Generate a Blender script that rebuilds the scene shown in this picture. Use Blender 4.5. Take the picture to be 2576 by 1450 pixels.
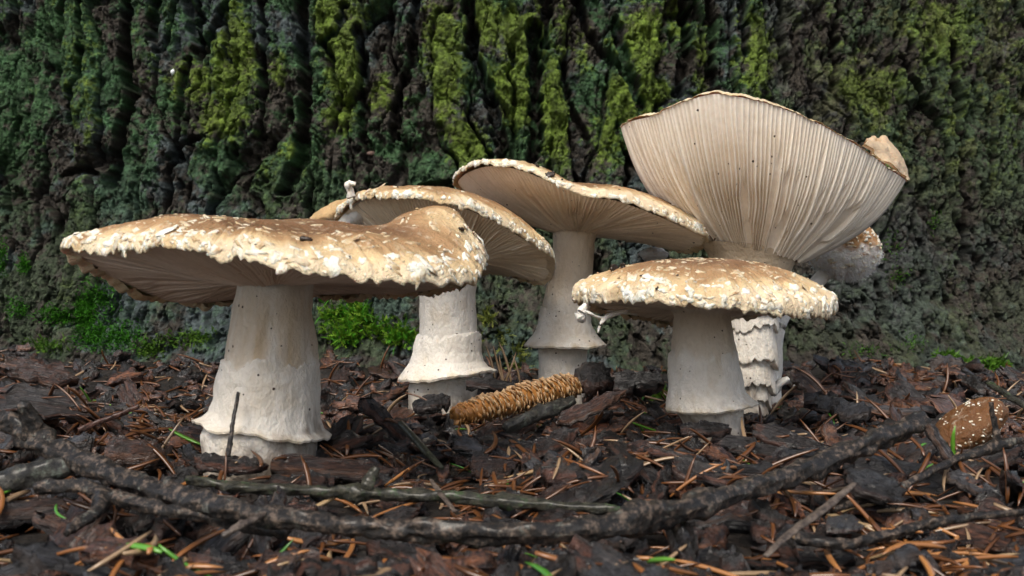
import bpy, math, random
import numpy as np
from math import radians, pi

# ------------------------------------------------------------------ clear
for o in list(bpy.data.objects):
    bpy.data.objects.remove(o)
scene = bpy.context.scene
S = 0.01                     # everything below is written in centimetres
FQ, CX, HY, CH = 2762.0, 1288.0, 755.0, 5.3   # focal, centre, horizon in photo units; camera height (cm)

# ------------------------------------------------------------------ camera
cam_d = bpy.data.cameras.new('camera')
cam = bpy.data.objects.new('camera', cam_d)
scene.collection.objects.link(cam)
cam.location = (0, 0, CH * S)
cam.rotation_euler = (radians(90), 0, 0)
cam_d.sensor_width = 36.0
cam_d.lens = 36.0 * FQ / 2576.0
cam_d.shift_y = (HY - 725.0) / 2576.0
cam_d.clip_start = 0.01
cam_d.clip_end = 200.0
cam_d.dof.use_dof = True
cam_d.dof.focus_distance = 0.47
cam_d.dof.aperture_fstop = 40.0
scene.camera = cam

# ------------------------------------------------------------------ sky, sun, exposure
SUN_EL, SUN_AZ = radians(53), radians(200)      # azimuth of the sun from +Y, clockwise: behind the camera
world = bpy.data.worlds.new('World')
scene.world = world
world.use_nodes = True
wn = world.node_tree
wn.nodes.clear()
w_out = wn.nodes.new('ShaderNodeOutputWorld')
w_bg = wn.nodes.new('ShaderNodeBackground')
w_sky = wn.nodes.new('ShaderNodeTexSky')
w_hs = wn.nodes.new('ShaderNodeHueSaturation')
w_sky.sky_type = 'NISHITA'
w_sky.sun_disc = False
w_sky.sun_elevation = SUN_EL
w_sky.sun_rotation = SUN_AZ
w_sky.dust_density = 4.0
w_hs.inputs['Saturation'].default_value = 0.58
w_bg.inputs['Strength'].default_value = 0.10
wn.links.new(w_sky.outputs[0], w_hs.inputs['Color'])
wn.links.new(w_hs.outputs[0], w_bg.inputs[0])
wn.links.new(w_bg.outputs[0], w_out.inputs[0])

sun_d = bpy.data.lights.new('sun', 'SUN')
sun_d.energy = 1.5
sun_d.angle = radians(28)
sun_d.color = (1.0, 0.93, 0.82)
sun = bpy.data.objects.new('sun', sun_d)
scene.collection.objects.link(sun)
sun.rotation_euler = (pi / 2 - SUN_EL, 0, pi - SUN_AZ)
sun.location = (0, -1, 2)

scene.render.engine = 'CYCLES'
vs = scene.view_settings
vs.view_transform = 'Standard'
vs.look = 'None'
vs.gamma = 1.0
vs.use_curve_mapping = False
vs.exposure = 0.84

# ------------------------------------------------------------------ numeric helpers
rng = np.random.default_rng(7)
random.seed(7)

def P(qx, qy, d):
    """photo direction + distance from the camera plane (cm) -> point in cm"""
    return np.array([(qx - CX) * d / FQ, d, CH + (HY - qy) * d / FQ])

def proj(p):
    p = np.asarray(p)
    return CX + FQ * p[..., 0] / p[..., 1], HY - FQ * (p[..., 2] - CH) / p[..., 1]

def _hash(ix, iy, iz):
    h = (ix.astype(np.int64) * 374761393 + iy.astype(np.int64) * 668265263 + iz.astype(np.int64) * 2147483647) & 0xFFFFFFFF
    h = ((h ^ (h >> 13)) * 1274126177) & 0xFFFFFFFF
    h = ((h ^ (h >> 16)) * 2246822519) & 0xFFFFFFFF
    return ((h ^ (h >> 15)) & 0xFFFFFF) / float(0xFFFFFF)

def vnoise(x, y, z=0.0):
    x, y, z = np.broadcast_arrays(np.asarray(x, float), np.asarray(y, float), np.asarray(z, float))
    ix, iy, iz = np.floor(x), np.floor(y), np.floor(z)
    fx, fy, fz = x - ix, y - iy, z - iz
    fx = fx * fx * fx * (fx * (fx * 6 - 15) + 10)
    fy = fy * fy * fy * (fy * (fy * 6 - 15) + 10)
    fz = fz * fz * fz * (fz * (fz * 6 - 15) + 10)
    r = 0
    for a in (0, 1):
        for b in (0, 1):
            for c in (0, 1):
                w = (fx if a else 1 - fx) * (fy if b else 1 - fy) * (fz if c else 1 - fz)
                r = r + w * _hash(ix + a, iy + b, iz + c)
    return r * 2 - 1

def fbm(x, y, z=0.0, octs=4, gain=0.5):
    r, a, f = 0, 1.0, 1.0
    for i in range(octs):
        r = r + a * vnoise(np.asarray(x) * f + 17.3 * i, np.asarray(y) * f - 9.1 * i, np.asarray(z) * f + 3.7 * i)
        a *= gain
        f *= 2.03
    return r

def sstep(a, b, x):
    t = np.clip((x - a) / (b - a), 0, 1)
    return t * t * (3 - 2 * t)

def catmull(pts, n, closed=False):
    pts = np.asarray(pts, float)
    m = len(pts)
    if closed:
        t = np.arange(n) * m / n
    else:
        t = np.linspace(0, m - 1 - 1e-9, n)
    i = np.floor(t).astype(int)
    f = (t - i)[:, None]
    def g(k):
        return pts[k % m] if closed else pts[np.clip(k, 0, m - 1)]
    p0, p1, p2, p3 = g(i - 1), g(i), g(i + 1), g(i + 2)
    return 0.5 * (2 * p1 + (p2 - p0) * f + (2 * p0 - 5 * p1 + 4 * p2 - p3) * f ** 2 + (3 * p1 - p0 - 3 * p2 + p3) * f ** 3)

def norm(v):
    v = np.asarray(v, float)
    return v / (np.linalg.norm(v, axis=-1, keepdims=True) + 1e-12)

def gridfaces(nu, nv, wrap_u=False):
    """verts indexed [v*nu+u]"""
    u = np.arange(nu if wrap_u else nu - 1)
    v = np.arange(nv - 1)
    uu, vv = np.meshgrid(u, v)
    uu, vv = uu.ravel(), vv.ravel()
    u1 = (uu + 1) % nu
    return np.stack([vv * nu + uu, vv * nu + u1, (vv + 1) * nu + u1, (vv + 1) * nu + uu], 1)

def make_mesh(name, V, F, mat, col=None, smooth=True, extra=None):
    """V in cm"""
    V = np.asarray(V, float).reshape(-1, 3) * S
    F = np.asarray(F, int)
    me = bpy.data.meshes.new(name)
    k = F.shape[1]
    me.vertices.add(len(V))
    me.vertices.foreach_set('co', V.ravel().astype(np.float32))
    me.loops.add(F.size)
    me.loops.foreach_set('vertex_index', F.ravel().astype(np.int32))
    me.polygons.add(len(F))
    me.polygons.foreach_set('loop_start', (np.arange(len(F)) * k).astype(np.int32))
    if smooth:
        me.polygons.foreach_set('use_smooth', np.ones(len(F), bool))
    me.update(calc_edges=True)
    me.validate()
    if col is not None:
        c = np.ones((len(V), 4), np.float32)
        c[:, :3] = np.broadcast_to(np.asarray(col, np.float32), (len(V), 3))
        a = me.color_attributes.new('Col', 'FLOAT_COLOR', 'POINT')
        a.data.foreach_set('color', c.ravel())
    if mat is not None:
        me.materials.append(mat)
    return me

def link(name, data, parent=None, loc=None, rot=None, scale=None):
    o = bpy.data.objects.new(name, data)
    scene.collection.objects.link(o)
    if parent is not None:
        o.parent = parent
    if loc is not None:
        o.location = tuple(np.asarray(loc, float) * S)
    if rot is not None:
        o.rotation_euler = rot
    if scale is not None:
        o.scale = scale
    return o

def tag(o, label=None, cat=None, group=None, kind=None):
    if label: o['label'] = label
    if cat: o['category'] = cat
    if group: o['group'] = group
    if kind: o['kind'] = kind
    return o

def empty(name, loc):
    o = link(name, None, loc=loc)
    o.empty_display_size = 0.01
    return o

def part(name, V, F, mat, root, col=None, smooth=True, kind=None):
    """a child mesh whose vertices are given in scene cm"""
    base = np.array(root.location) / S
    p = root
    while p.parent is not None:
        p = p.parent
        base = base + np.array(p.location) / S
    o = link(name, make_mesh(name, np.asarray(V).reshape(-1, 3) - base, F, mat, col, smooth), root)
    if kind: o['kind'] = kind
    return o

def mesh_thing(name, V, F, mat, loc, col=None, smooth=True):
    return link(name, make_mesh(name, np.asarray(V).reshape(-1, 3) - np.asarray(loc), F, mat, col, smooth), loc=loc)

# ------------------------------------------------------------------ material helpers
class MB:
    def __init__(s, name):
        s.m = bpy.data.materials.new(name)
        s.m.use_nodes = True
        s.t = s.m.node_tree
        s.b = s.t.nodes['Principled BSDF']
    def n(s, t, **kw):
        nd = s.t.nodes.new(t)
        for k, v in kw.items():
            if k in nd.inputs and not hasattr(type(nd), k):
                nd.inputs[k].default_value = v
            else:
                setattr(nd, k, v)
        return nd
    def l(s, a, b):
        s.t.links.new(a, b)
    def coord(s, scale=(1, 1, 1)):
        tc = s.n('ShaderNodeTexCoord')
        mp = s.n('ShaderNodeMapping')
        mp.inputs['Scale'].default_value = scale
        s.l(tc.outputs['Object'], mp.inputs['Vector'])
        return mp.outputs[0]
    def noise(s, scale, detail=4, rough=0.55, vec=None, dist=0.0):
        nd = s.n('ShaderNodeTexNoise')
        nd.inputs['Scale'].default_value = scale
        nd.inputs['Detail'].default_value = detail
        nd.inputs['Roughness'].default_value = rough
        nd.inputs['Distortion'].default_value = dist
        if vec is not None: s.l(vec, nd.inputs['Vector'])
        return nd.outputs['Fac']
    def ramp(s, fac, stops):
        r = s.n('ShaderNodeValToRGB')
        e = r.color_ramp.elements
        while len(e) > 1: e.remove(e[-1])
        for i, (p, c) in enumerate(stops):
            el = e[0] if i == 0 else e.new(p)
            el.position = p
            el.color = tuple(c) + (1,) if len(c) == 3 else c
        s.l(fac, r.inputs[0])
        return r.outputs[0]
    def mix(s, fac, a, b, mode='MIX'):
        m = s.n('ShaderNodeMix', data_type='RGBA', blend_type=mode)
        for sock, v in ((m.inputs[0], fac), (m.inputs[6], a), (m.inputs[7], b)):
            if hasattr(v, 'node'): s.l(v, sock)
            elif isinstance(v, (tuple, list)): sock.default_value = tuple(v) + (1,) if len(v) == 3 else v
            else: sock.default_value = v
        return m.outputs[2]
    def math(s, op, a, b=None):
        m = s.n('ShaderNodeMath', operation=op)
        for i, v in enumerate((a, b)):
            if v is None: continue
            if hasattr(v, 'node'): s.l(v, m.inputs[i])
            else: m.inputs[i].default_value = v
        return m.outputs[0]
    def col(s):
        a = s.n('ShaderNodeAttribute')
        a.attribute_name = 'Col'
        return a.outputs['Color']
    def bump(s, h, dist, strength=1.0, prev=None):
        b = s.n('ShaderNodeBump')
        b.inputs['Distance'].default_value = dist
        b.inputs['Strength'].default_value = strength
        s.l(h, b.inputs['Height'])
        if prev is not None: s.l(prev, b.inputs['Normal'])
        return b.outputs[0]
    def set(s, **kw):
        for k, v in kw.items():
            sock = s.b.inputs[k.replace('_', ' ')]
            if hasattr(v, 'node'): s.l(v, sock)
            else: sock.default_value = v

# bark with algae: per-vertex pigment, fine relief
b = MB('bark'); v = b.coord(); vh = b.coord((1, 1, 1.35))
n1 = b.noise(420, 6, 0.65, vh); n2 = b.noise(130, 5, 0.6, vh)
c = b.mix(0.55, b.col(), b.ramp(n1, [(0.25, (0.30, 0.30, 0.32)), (0.5, (0.9, 0.9, 0.9)), (0.75, (2.0, 1.95, 1.7))]), 'MULTIPLY')
b.set(Base_Color=c, Roughness=b.ramp(n2, [(0.3, (0.5,) * 3), (0.7, (0.9,) * 3)]), Specular_IOR_Level=0.35)
n0 = b.noise(1000, 4, 0.7, v)
b.set(Normal=b.bump(n0, 0.0010, 1.0, b.bump(n1, 0.0024, 1.0, b.bump(n2, 0.004, 0.9))))
M_bark = b.m

# mushroom flesh: stems, gills, veil
def flesh(name, specks, sss, rough, grain=(1, 1, 1), bumpd=0.0004, gscale=500, few_cut=0.92):
    b = MB(name); v = b.coord(); vg = b.coord(grain)
    n1 = b.noise(gscale, 4, 0.6, vg); n2 = b.noise(60, 4, 0.6, v)
    c = b.mix(0.35, b.col(), b.ramp(n2, [(0.3, (0.78, 0.70, 0.58)), (0.6, (1.0, 1.0, 1.0))]), 'MULTIPLY')
    c = b.mix(0.30, c, b.ramp(n1, [(0.3, (0.72, 0.70, 0.66)), (0.65, (1.05, 1.05, 1.05))]), 'MULTIPLY')
    if specks:
        vo = b.n('ShaderNodeTexVoronoi'); vo.inputs['Scale'].default_value = specks
        b.l(v, vo.inputs['Vector'])
        cut = b.math('MULTIPLY', b.math('LESS_THAN', vo.outputs['Distance'], 0.16),
                     b.math('GREATER_THAN', b.n('ShaderNodeSeparateColor').outputs[0], -1))
        sc = b.n('ShaderNodeSeparateColor'); b.l(vo.outputs['Color'], sc.inputs[0])
        few = b.math('GREATER_THAN', sc.outputs[0], few_cut)
        c = b.mix(b.math('MULTIPLY', b.math('LESS_THAN', vo.outputs['Distance'], b.math('MULTIPLY', sc.outputs[1], 0.30)), few), c, (0.05, 0.03, 0.02))
    b.set(Base_Color=c, Roughness=rough, Specular_IOR_Level=0.35, Subsurface_Weight=sss, Subsurface_Scale=0.003)
    b.b.inputs['Subsurface Radius'].default_value = (1.0, 0.6, 0.35)
    b.set(Normal=b.bump(n1, bumpd, 0.8, b.bump(n2, 0.0008, 0.5)))
    return b.m
M_stem = flesh('stem_flesh', 620, 0.12, 0.65, (1.3, 1.3, 0.8), 0.0011, 620)
M_gill = flesh('gill_flesh', 480, 0.15, 0.6, (1, 1, 1), 0.0002, few_cut=0.965)
M_veil = flesh('veil_flesh', 0, 0.2, 0.5, (1, 1, 1), 0.0006, 700)

# cap skin: tan, wet, feathery pale scales
b = MB('cap_skin'); v = b.coord()
n1 = b.noise(70, 4, 0.6, v); n2 = b.noise(650, 4, 0.65, v, 0.6)
n3 = b.noise(230, 5, 0.7, v, 0.8)
c = b.mix(0.5, b.col(), b.ramp(n1, [(0.3, (0.62, 0.50, 0.40)), (0.65, (1.12, 1.06, 1.0))]), 'MULTIPLY')
c = b.mix(b.math('MULTIPLY', b.ramp(n3, [(0.56, (0,) * 3), (0.68, (1,) * 3)]), 0.40), c, (0.82, 0.72, 0.56))
b.set(Base_Color=c, Roughness=b.ramp(n1, [(0.3, (0.36,) * 3), (0.7, (0.58,) * 3)]), Specular_IOR_Level=0.4, Subsurface_Weight=0.12, Subsurface_Scale=0.004)
b.set(Normal=b.bump(n2, 0.0009, 0.9, b.bump(n3, 0.0020, 0.8)))
M_cap = b.m

def wartmat(name, ca, cb, cc):
    b = MB(name); v = b.coord()
    n1 = b.noise(800, 4, 0.7, v); n2 = b.noise(220, 3, 0.6, v)
    b.set(Base_Color=b.ramp(n2, [(0.32, ca), (0.48, cb), (0.7, cc)]), Roughness=0.5, Specular_IOR_Level=0.35, Subsurface_Weight=0.15, Subsurface_Scale=0.003)
    b.set(Normal=b.bump(n1, 0.0009, 0.9))
    return b.m
M_wart = wartmat('wart_flesh', (0.52, 0.36, 0.20), (0.82, 0.74, 0.60), (0.88, 0.85, 0.79))
M_wart_cream = wartmat('wart_cream', (0.40, 0.25, 0.12), (0.60, 0.45, 0.28), (0.80, 0.72, 0.58))

# litter: chip material with per-object variation
def chipmat(name, c0, c1, c2, edgec, rough0, rough1):
    b = MB(name); vg = b.coord((0.35, 1.6, 1.6)); v = b.coord()
    n1 = b.noise(420, 6, 0.68, vg); n2 = b.noise(140, 4, 0.6, v); n3 = b.noise(90, 3, 0.6, v)
    c = b.ramp(n1, [(0.36, c0), (0.52, c1), (0.70, c2)])
    e = b.ramp(n1, [(0.36, tuple(x * .2 for x in edgec)), (0.55, tuple(x * .6 for x in edgec)), (0.72, edgec)])
    tc = b.n('ShaderNodeTexCoord'); sx = b.n('ShaderNodeSeparateXYZ'); b.l(tc.outputs['Normal'], sx.inputs[0])
    az = b.math('ADD', b.math('ABSOLUTE', sx.outputs[2]), b.math('MULTIPLY', b.math('SUBTRACT', n3, 0.5), 1.2))
    c = b.mix(b.ramp(az, [(0.30, (1,) * 3), (0.55, (0,) * 3)]), c, e)
    oi = b.n('ShaderNodeObjectInfo')
    c = b.mix(1.0, c, b.ramp(oi.outputs['Random'], [(0.0, (0.4, 0.42, 0.5)), (0.5, (1.0, 0.95, 0.95)), (1.0, (1.9, 1.6, 1.4))]), 'MULTIPLY')
    nb = b.bump(n1, 0.0022, 1.0, b.bump(n2, 0.004, 0.8))
    b.set(Base_Color=c, Roughness=b.ramp(n2, [(0.35, (rough0,) * 3), (0.65, (rough1,) * 3)]), Specular_IOR_Level=0.5, Coat_Weight=b.ramp(n2, [(0.46, (1.0,) * 3), (0.60, (0.1,) * 3)]), Coat_Roughness=0.08, Coat_IOR=1.5)
    b.set(Normal=nb, Coat_Normal=b.bump(n1, 0.0012, 1.0, b.bump(n2, 0.004, 0.8)))
    return b.m
M_chip_dark = chipmat('chip_dark_wet', (0.002, 0.0016, 0.0015), (0.008, 0.005, 0.004), (0.042, 0.024, 0.019), (0.13, 0.05, 0.027), 0.3, 0.6)
M_chip_red = chipmat('chip_red_brown', (0.008, 0.004, 0.003), (0.050, 0.019, 0.011), (0.20, 0.085, 0.045), (0.26, 0.11, 0.05), 0.3, 0.6)
M_chip_grey = chipmat('chip_grey', (0.006, 0.006, 0.007), (0.032, 0.032, 0.037), (0.14, 0.14, 0.15), (0.13, 0.08, 0.055), 0.35, 0.7)

def needlemat(name, ca, cb, cc):
    b = MB(name); v = b.coord((1, 1, 1))
    oi = b.n('ShaderNodeObjectInfo')
    n1 = b.noise(250, 3, 0.6, v)
    c = b.ramp(b.math('FRACT', b.math('ADD', oi.outputs['Random'], b.math('MULTIPLY', n1, 0.35))), [(0.0, ca), (0.5, cb), (1.0, cc)])
    b.set(Base_Color=c, Roughness=0.3, Specular_IOR_Level=0.7)
    return b.m
M_needle = needlemat('needle_rust', (0.045, 0.018, 0.007), (0.18, 0.065, 0.017), (0.40, 0.18, 0.060))
M_needle_tan = needlemat('needle_tan', (0.13, 0.085, 0.05), (0.30, 0.20, 0.115), (0.36, 0.25, 0.13))
M_needle_green = needlemat('needle_green', (0.035, 0.13, 0.015), (0.08, 0.26, 0.03), (0.13, 0.32, 0.03))

b = MB('soil'); v = b.coord()
n1 = b.noise(260, 6, 0.7, v); n2 = b.noise(60, 5, 0.6, v)
b.set(Base_Color=b.ramp(n1, [(0.3, (0.003, 0.0025, 0.002)), (0.55, (0.014, 0.010, 0.007)), (0.8, (0.06, 0.036, 0.022))]), Roughness=b.ramp(n2, [(0.35, (0.3,) * 3), (0.7, (0.85,) * 3)]), Specular_IOR_Level=0.5)
b.set(Normal=b.bump(n1, 0.003, 1.0, b.bump(n2, 0.006, 0.8)))
M_soil = b.m

def twigmat(name, c0, c1, c2, lichen, amount):
    b = MB(name); v = b.coord()
    n1 = b.noise(420, 6, 0.75, v); n2 = b.noise(230, 6, 0.75, v); n3 = b.noise(600, 3, 0.7, v)
    c = b.ramp(n1, [(0.40, c0), (0.51, c1), (0.62, c2)])
    c = b.mix(b.ramp(n2, [(0.62 - amount, (0,) * 3), (0.72 - amount, (1,) * 3)]), c, b.ramp(n3, [(0.35, tuple(x * 0.35 for x in lichen)), (0.65, lichen)]))
    b.set(Base_Color=c, Roughness=b.ramp(n2, [(0.3, (0.35,) * 3), (0.7, (0.75,) * 3)]), Specular_IOR_Level=0.5)
    b.set(Normal=b.bump(n1, 0.0030, 1.0, b.bump(n2, 0.004, 0.8)), Coat_Weight=0.35, Coat_Roughness=0.2)
    return b.m
M_twig = twigmat('twig_bark', (0.004, 0.003, 0.0025), (0.022, 0.016, 0.012), (0.26, 0.19, 0.14), (0.42, 0.44, 0.38), 0.03)
M_twig_moss = twigmat('twig_mossy', (0.012, 0.012, 0.008), (0.04, 0.04, 0.022), (0.10, 0.09, 0.06), (0.09, 0.17, 0.055), 0.07)
M_twig_red = twigmat('twig_red', (0.03, 0.010, 0.006), (0.10, 0.032, 0.018), (0.2, 0.08, 0.05), (0.15, 0.09, 0.07), 0.0)
M_twig_pale = twigmat('twig_pale', (0.06, 0.045, 0.035), (0.17, 0.125, 0.10), (0.30, 0.24, 0.19), (0.14, 0.11, 0.09), 0.02)
M_twig_green = twigmat('twig_green', (0.02, 0.024, 0.012), (0.055, 0.06, 0.032), (0.11, 0.12, 0.07), (0.14, 0.13, 0.08), 0.0)
M_twig_lichen = twigmat('twig_lichen', (0.01, 0.01, 0.009), (0.04, 0.038, 0.03), (0.1, 0.09, 0.07), (0.26, 0.31, 0.25), 0.07)

b = MB('moss_leaf')
b.set(Base_Color=b.mix(0.6, b.col(), b.ramp(b.noise(400, 3, 0.6, b.coord()), [(0.3, (0.4, 0.45, 0.4)), (0.7, (1.4, 1.35, 1.2))]), 'MULTIPLY'), Roughness=0.5, Specular_IOR_Level=0.35)
b.set(Transmission_Weight=0.0, Subsurface_Weight=0.0)
M_moss = b.m

b = MB('cone_flesh'); v = b.coord()
n1 = b.noise(300, 4, 0.6, v)
b.set(Base_Color=b.mix(0.7, b.col(), b.ramp(n1, [(0.3, (0.55, 0.45, 0.4)), (0.7, (1.25, 1.2, 1.1))]), 'MULTIPLY'), Roughness=0.28, Specular_IOR_Level=0.55, Subsurface_Weight=0.1, Subsurface_Scale=0.002)
M_cone = b.m

b = MB('speck'); b.set(Base_Color=b.ramp(b.noise(900, 4, 0.7, b.coord()), [(0.35, (0.008, 0.006, 0.005)), (0.7, (0.06, 0.035, 0.02))]), Roughness=0.4)
M_speck = b.m

# ------------------------------------------------------------------ ground
def ground_h(x, y):
    rise = 1.35 * sstep(54, 73, y)
    tro = -0.42 * np.exp(-((y - 26.5) / 3.2) ** 2) - 0.20 * sstep(36, 31, y)
    md = 0
    for (ax0, ay0, ar) in ((-8.2, 36, 3.0), (-3.3, 51, 2.6), (2.5, 55, 2.4), (11.6, 53, 2.2), (8.0, 43.7, 2.4), (17.0, 41, 2.2)):
        md = md + 0.38 * np.exp(-((x - ax0) ** 2 + (y - ay0) ** 2) / ar ** 2)
    return -0.60 + rise + tro + md + 0.16 * fbm(x / 5.0, y / 5.0, 1.3, 3) + 0.95 * sstep(57, 70, y) * fbm(x / 5.5, y / 9.0, 7.7, 3) + 0.06 * fbm(x / 1.1, y / 1.1, 4.3, 3)

def stretch(lo, hi, step, far, n):
    mid = np.arange(lo, hi + 1e-6, step)
    g = np.geomspace(step * 2, far, n)
    return np.concatenate([lo - g[::-1], mid, hi + g])
gx = stretch(-60, 60, 0.5, 4000, 22)
gy = stretch(8, 92, 0.5, 4000, 22)
GX, GY = np.meshgrid(gx, gy)
GZ = ground_h(GX, np.clip(GY, -200, 90))
link('ground', make_mesh('ground', np.stack([GX, GY, GZ], -1), gridfaces(len(gx), len(gy)), M_soil))
tag(bpy.data.objects['ground'], kind='structure')

# ------------------------------------------------------------------ tree: bark relief
TX0, TX1, TZ0, TZ1, TST = -50.0, 50.0, -3.0, 34.0, 0.075
TY = 74.0
KU = TY / FQ
bx = np.arange(TX0, TX1 + 1e-6, TST)
bz = np.arange(TZ0, TZ1 + 1e-6, TST)
BX, BZ = np.meshgrid(bx, bz)
def q2u(q): return (np.asarray(q, float) - CX) * KU
def q2z(q): return CH + (HY - np.asarray(q, float)) * KU

wx = BX + 0.9 * fbm(BX / 5.0, BZ / 7.0, 2.0, 3) + 0.28 * fbm(BX / 1.3, BZ / 1.6, 5.0, 3)
wz = BZ + 1.3 * fbm(BX / 4.0, BZ / 6.0, 8.0, 2)
# cells: long bark plates
cu, cv = wx / 2.5, wz / 12.5
iu, iv = np.floor(cu), np.floor(cv)
F1 = np.full(BX.shape, 9.0); F2 = np.full(BX.shape, 9.0); ID = np.zeros(BX.shape, int)
for a in (-1, 0, 1):
    for c_ in (-1, 0, 1, 2):
        ju, jv = iu + a, iv + c_ - (0)
        pu = ju + 0.15 + 0.7 * _hash(ju, jv, ju * 0 + 3)
        pv = jv + 0.05 + 0.9 * _hash(ju, jv, ju * 0 + 5) - 0.5 * (np.mod(ju, 2))
        dd = np.sqrt((cu - pu) ** 2 + (cv - pv) ** 2)
        idn = ((ju + 200) * 1000 + (jv + 200)).astype(int)
        closer = dd < F1
        F2 = np.where(closer, F1, np.minimum(F2, dd))
        ID = np.where(closer, idn, ID)
        F1 = np.where(closer, dd, F1)
edge = F2 - F1
hid = _hash(ID, ID * 0 + 1, ID * 0 + 2)
hid2 = _hash(ID, ID * 0 + 7, ID * 0 + 4)
right = sstep(q2u(1850), q2u(2150), BX)           # scaly, shallower bark on the right
low = 1 - sstep(2.5, 9.0, BZ)                     # lumpy root foot
depth = (1 - 0.5 * right) * (1 - 0.5 * low)
h = -1.7 * depth * (0.25 + 0.75 * sstep(-.35, .35, fbm(BX / 3.0, BZ / 4.0, 61.0, 2))) * (1 - sstep(0.03, 0.15, edge + 0.035 * fbm(BX / 0.5, BZ / 0.7, 51.0, 2))) + 1.1 * depth * (hid - 0.5)
h += 0.35 * depth * (hid2 - 0.5) * np.sin(wz / 8.5 * 6.28)
# fissures traced from the photograph
cracks = [
 ([(255,-60),(255,0),(250,100),(255,230),(222,330),(215,440)], 0.50, 1.9),
 ([(430,120),(410,320),(372,500)], 0.28, 0.8), ([(345,-40),(330,0),(345,90)], 0.3, 0.9), ([(465,0),(458,110)], 0.3, .9),
 ([(745,-60),(745,0),(750,130),(755,260),(735,380),(705,470)], 0.50, 1.9),
 ([(640,-60),(642,90),(630,230)], 0.25, .9), ([(545,-60),(540,130)], .2, .6),
 ([(895,60),(908,170),(915,300),(930,420)], 0.28, 1.0),
 ([(1040,-50),(1035,130),(1000,230),(985,340)], 0.32, 1.2),
 ([(1180,-60),(1190,130),(1228,220),(1250,330),(1262,390)], 0.42, 1.6),
 ([(1340,60),(1345,180),(1350,300),(1332,400)], 0.45, 1.7), ([(1382,-60),(1376,110)], .35, 1.3),
 ([(1445,-40),(1490,70),(1540,130),(1612,205)], 0.32, 1.2), ([(1425,150),(1440,260),(1485,360)], 0.25, 1.0),
 ([(1555,40),(1592,180),(1620,260)], .3, 1.0),
 ([(1728,-60),(1735,90),(1718,220)], 0.38, 1.4), ([(1800,-60),(1802,150),(1812,250)], 0.3, 1.2),
 ([(1880,-60),(1893,120)], .28, 1.0), ([(2000,-60),(1990,60),(2010,150)], .25, .8),
 ([(2145,-60),(2130,200)], 0.25, .9), ([(2330,100),(2400,230)], 0.25, .8),
 ([(2485,60),(2500,300),(2512,500),(2498,650)], 0.35, 1.3), ([(120,-60),(110,130),(70,260)], .3, .9),
 ([(60,420),(120,400),(180,420)], .22, .8), ([(370,380),(430,345),(480,330)], .22, .8), ([(860,0),(850,60),(800,90)], .25, .8),
 ([(1050,470),(1140,460),(1200,500)], .25, .7), ([(600,470),(640,400)], .25, .8),
]
tr = np.zeros(BX.shape)
for pl, w, dp in cracks:
    cp = catmull(np.stack([q2u([p[0] for p in pl]), q2z([p[1] for p in pl])], 1), 40)
    x0, x1, z0, z1 = cp[:, 0].min() - 2.5, cp[:, 0].max() + 2.5, cp[:, 1].min() - 2, cp[:, 1].max() + 2
    m = (BX > x0) & (BX < x1) & (BZ > z0) & (BZ < z1)
    qx, qz = BX[m] + 0.25 * (wx - BX)[m] + 0.25 * vnoise(BX[m] / .5, BZ[m] / .5, 3.0), BZ[m]
    dmin = np.full(qx.shape, 99.0)
    for i in range(len(cp) - 1):
        ax, az = cp[i]; ex, ez = cp[i + 1] - cp[i]
        t = np.clip(((qx - ax) * ex + (qz - az) * ez) / (ex * ex + ez * ez + 1e-9), 0, 1)
        dmin = np.minimum(dmin, np.hypot(qx - ax - t * ex, (qz - az - t * ez)))
    tr[m] = np.maximum(tr[m], dp * (1 - sstep(w * 0.55, w * 1.25, dmin)))
h -= tr * 1.7
# smaller flakes with stepped edges
def cells(u, v, k):
    i_, j_ = np.floor(u), np.floor(v)
    a1 = np.full(u.shape, 9.0); a2 = a1.copy(); hh = np.zeros(u.shape)
    for a in (-1, 0, 1):
        for c_ in (-1, 0, 1):
            ju, jv = i_ + a, j_ + c_
            dd = np.hypot(u - ju - .1 - .8 * _hash(ju, jv, ju * 0 + k), v - jv - .1 - .8 * _hash(ju, jv, ju * 0 + k + 1))
            cl = dd < a1
            a2 = np.where(cl, a1, np.minimum(a2, dd)); hh = np.where(cl, _hash(ju, jv, ju * 0 + k + 2), hh); a1 = np.where(cl, dd, a1)
    return a2 - a1, hh
jx, jz = fbm(BX / .6, BZ / .6, 71.0, 3), fbm(BX / .6, BZ / .6, 75.0, 3)
e2, h2 = cells((wx + .18 * jx) / 0.95, (BZ + .3 * jz) / 3.2, 11)
e3, h3 = cells((BX + .12 * jz) / .42, (BZ + .12 * jx) / .75, 21)
h += 0.36 * (h2 - .5) - 0.42 * (1 - sstep(0.0, 0.12, e2)) * (h2 > .25) + 0.12 * (h3 - .5) - 0.12 * (1 - sstep(0, .15, e3))
# crumbly layered relief
def billow(x, y, z, octs=4, gain=0.55):
    r, a_, f = 0, 1.0, 1.0
    for i in range(octs):
        r = r + a_ * np.abs(vnoise(x * f + 7.7 * i, y * f + 3.1 * i, z + 1.9 * i)); a_ *= gain; f *= 2.1
    return r
r1 = fbm(wx / 1.5, wz / 1.6, 11.0, 3)
r2 = billow(BX / 0.55 + 0.3 * r1, BZ / 1.15, 13.0, 4, 0.62)
r3 = billow(wx / 1.3, BZ / 3.4, 17.0, 3, 0.6)
pit = np.clip(fbm(BX / 0.55, BZ / 1.3, 23.0, 4, 0.6) - 0.28, 0, 1)
smoothp = sstep(0.55, 0.8, hid2) * (1 - right) * (1 - low)
h += 0.14 * r1 + 0.26 * (r2 - 0.5) * (1 - 0.15 * smoothp) + 0.34 * (r3 - 0.5) - 0.8 * pit * (1 - 0.45 * smoothp)
h += 0.55 * low * fbm(wx / 2.6, wz / 2.0, 29.0, 3)
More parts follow.
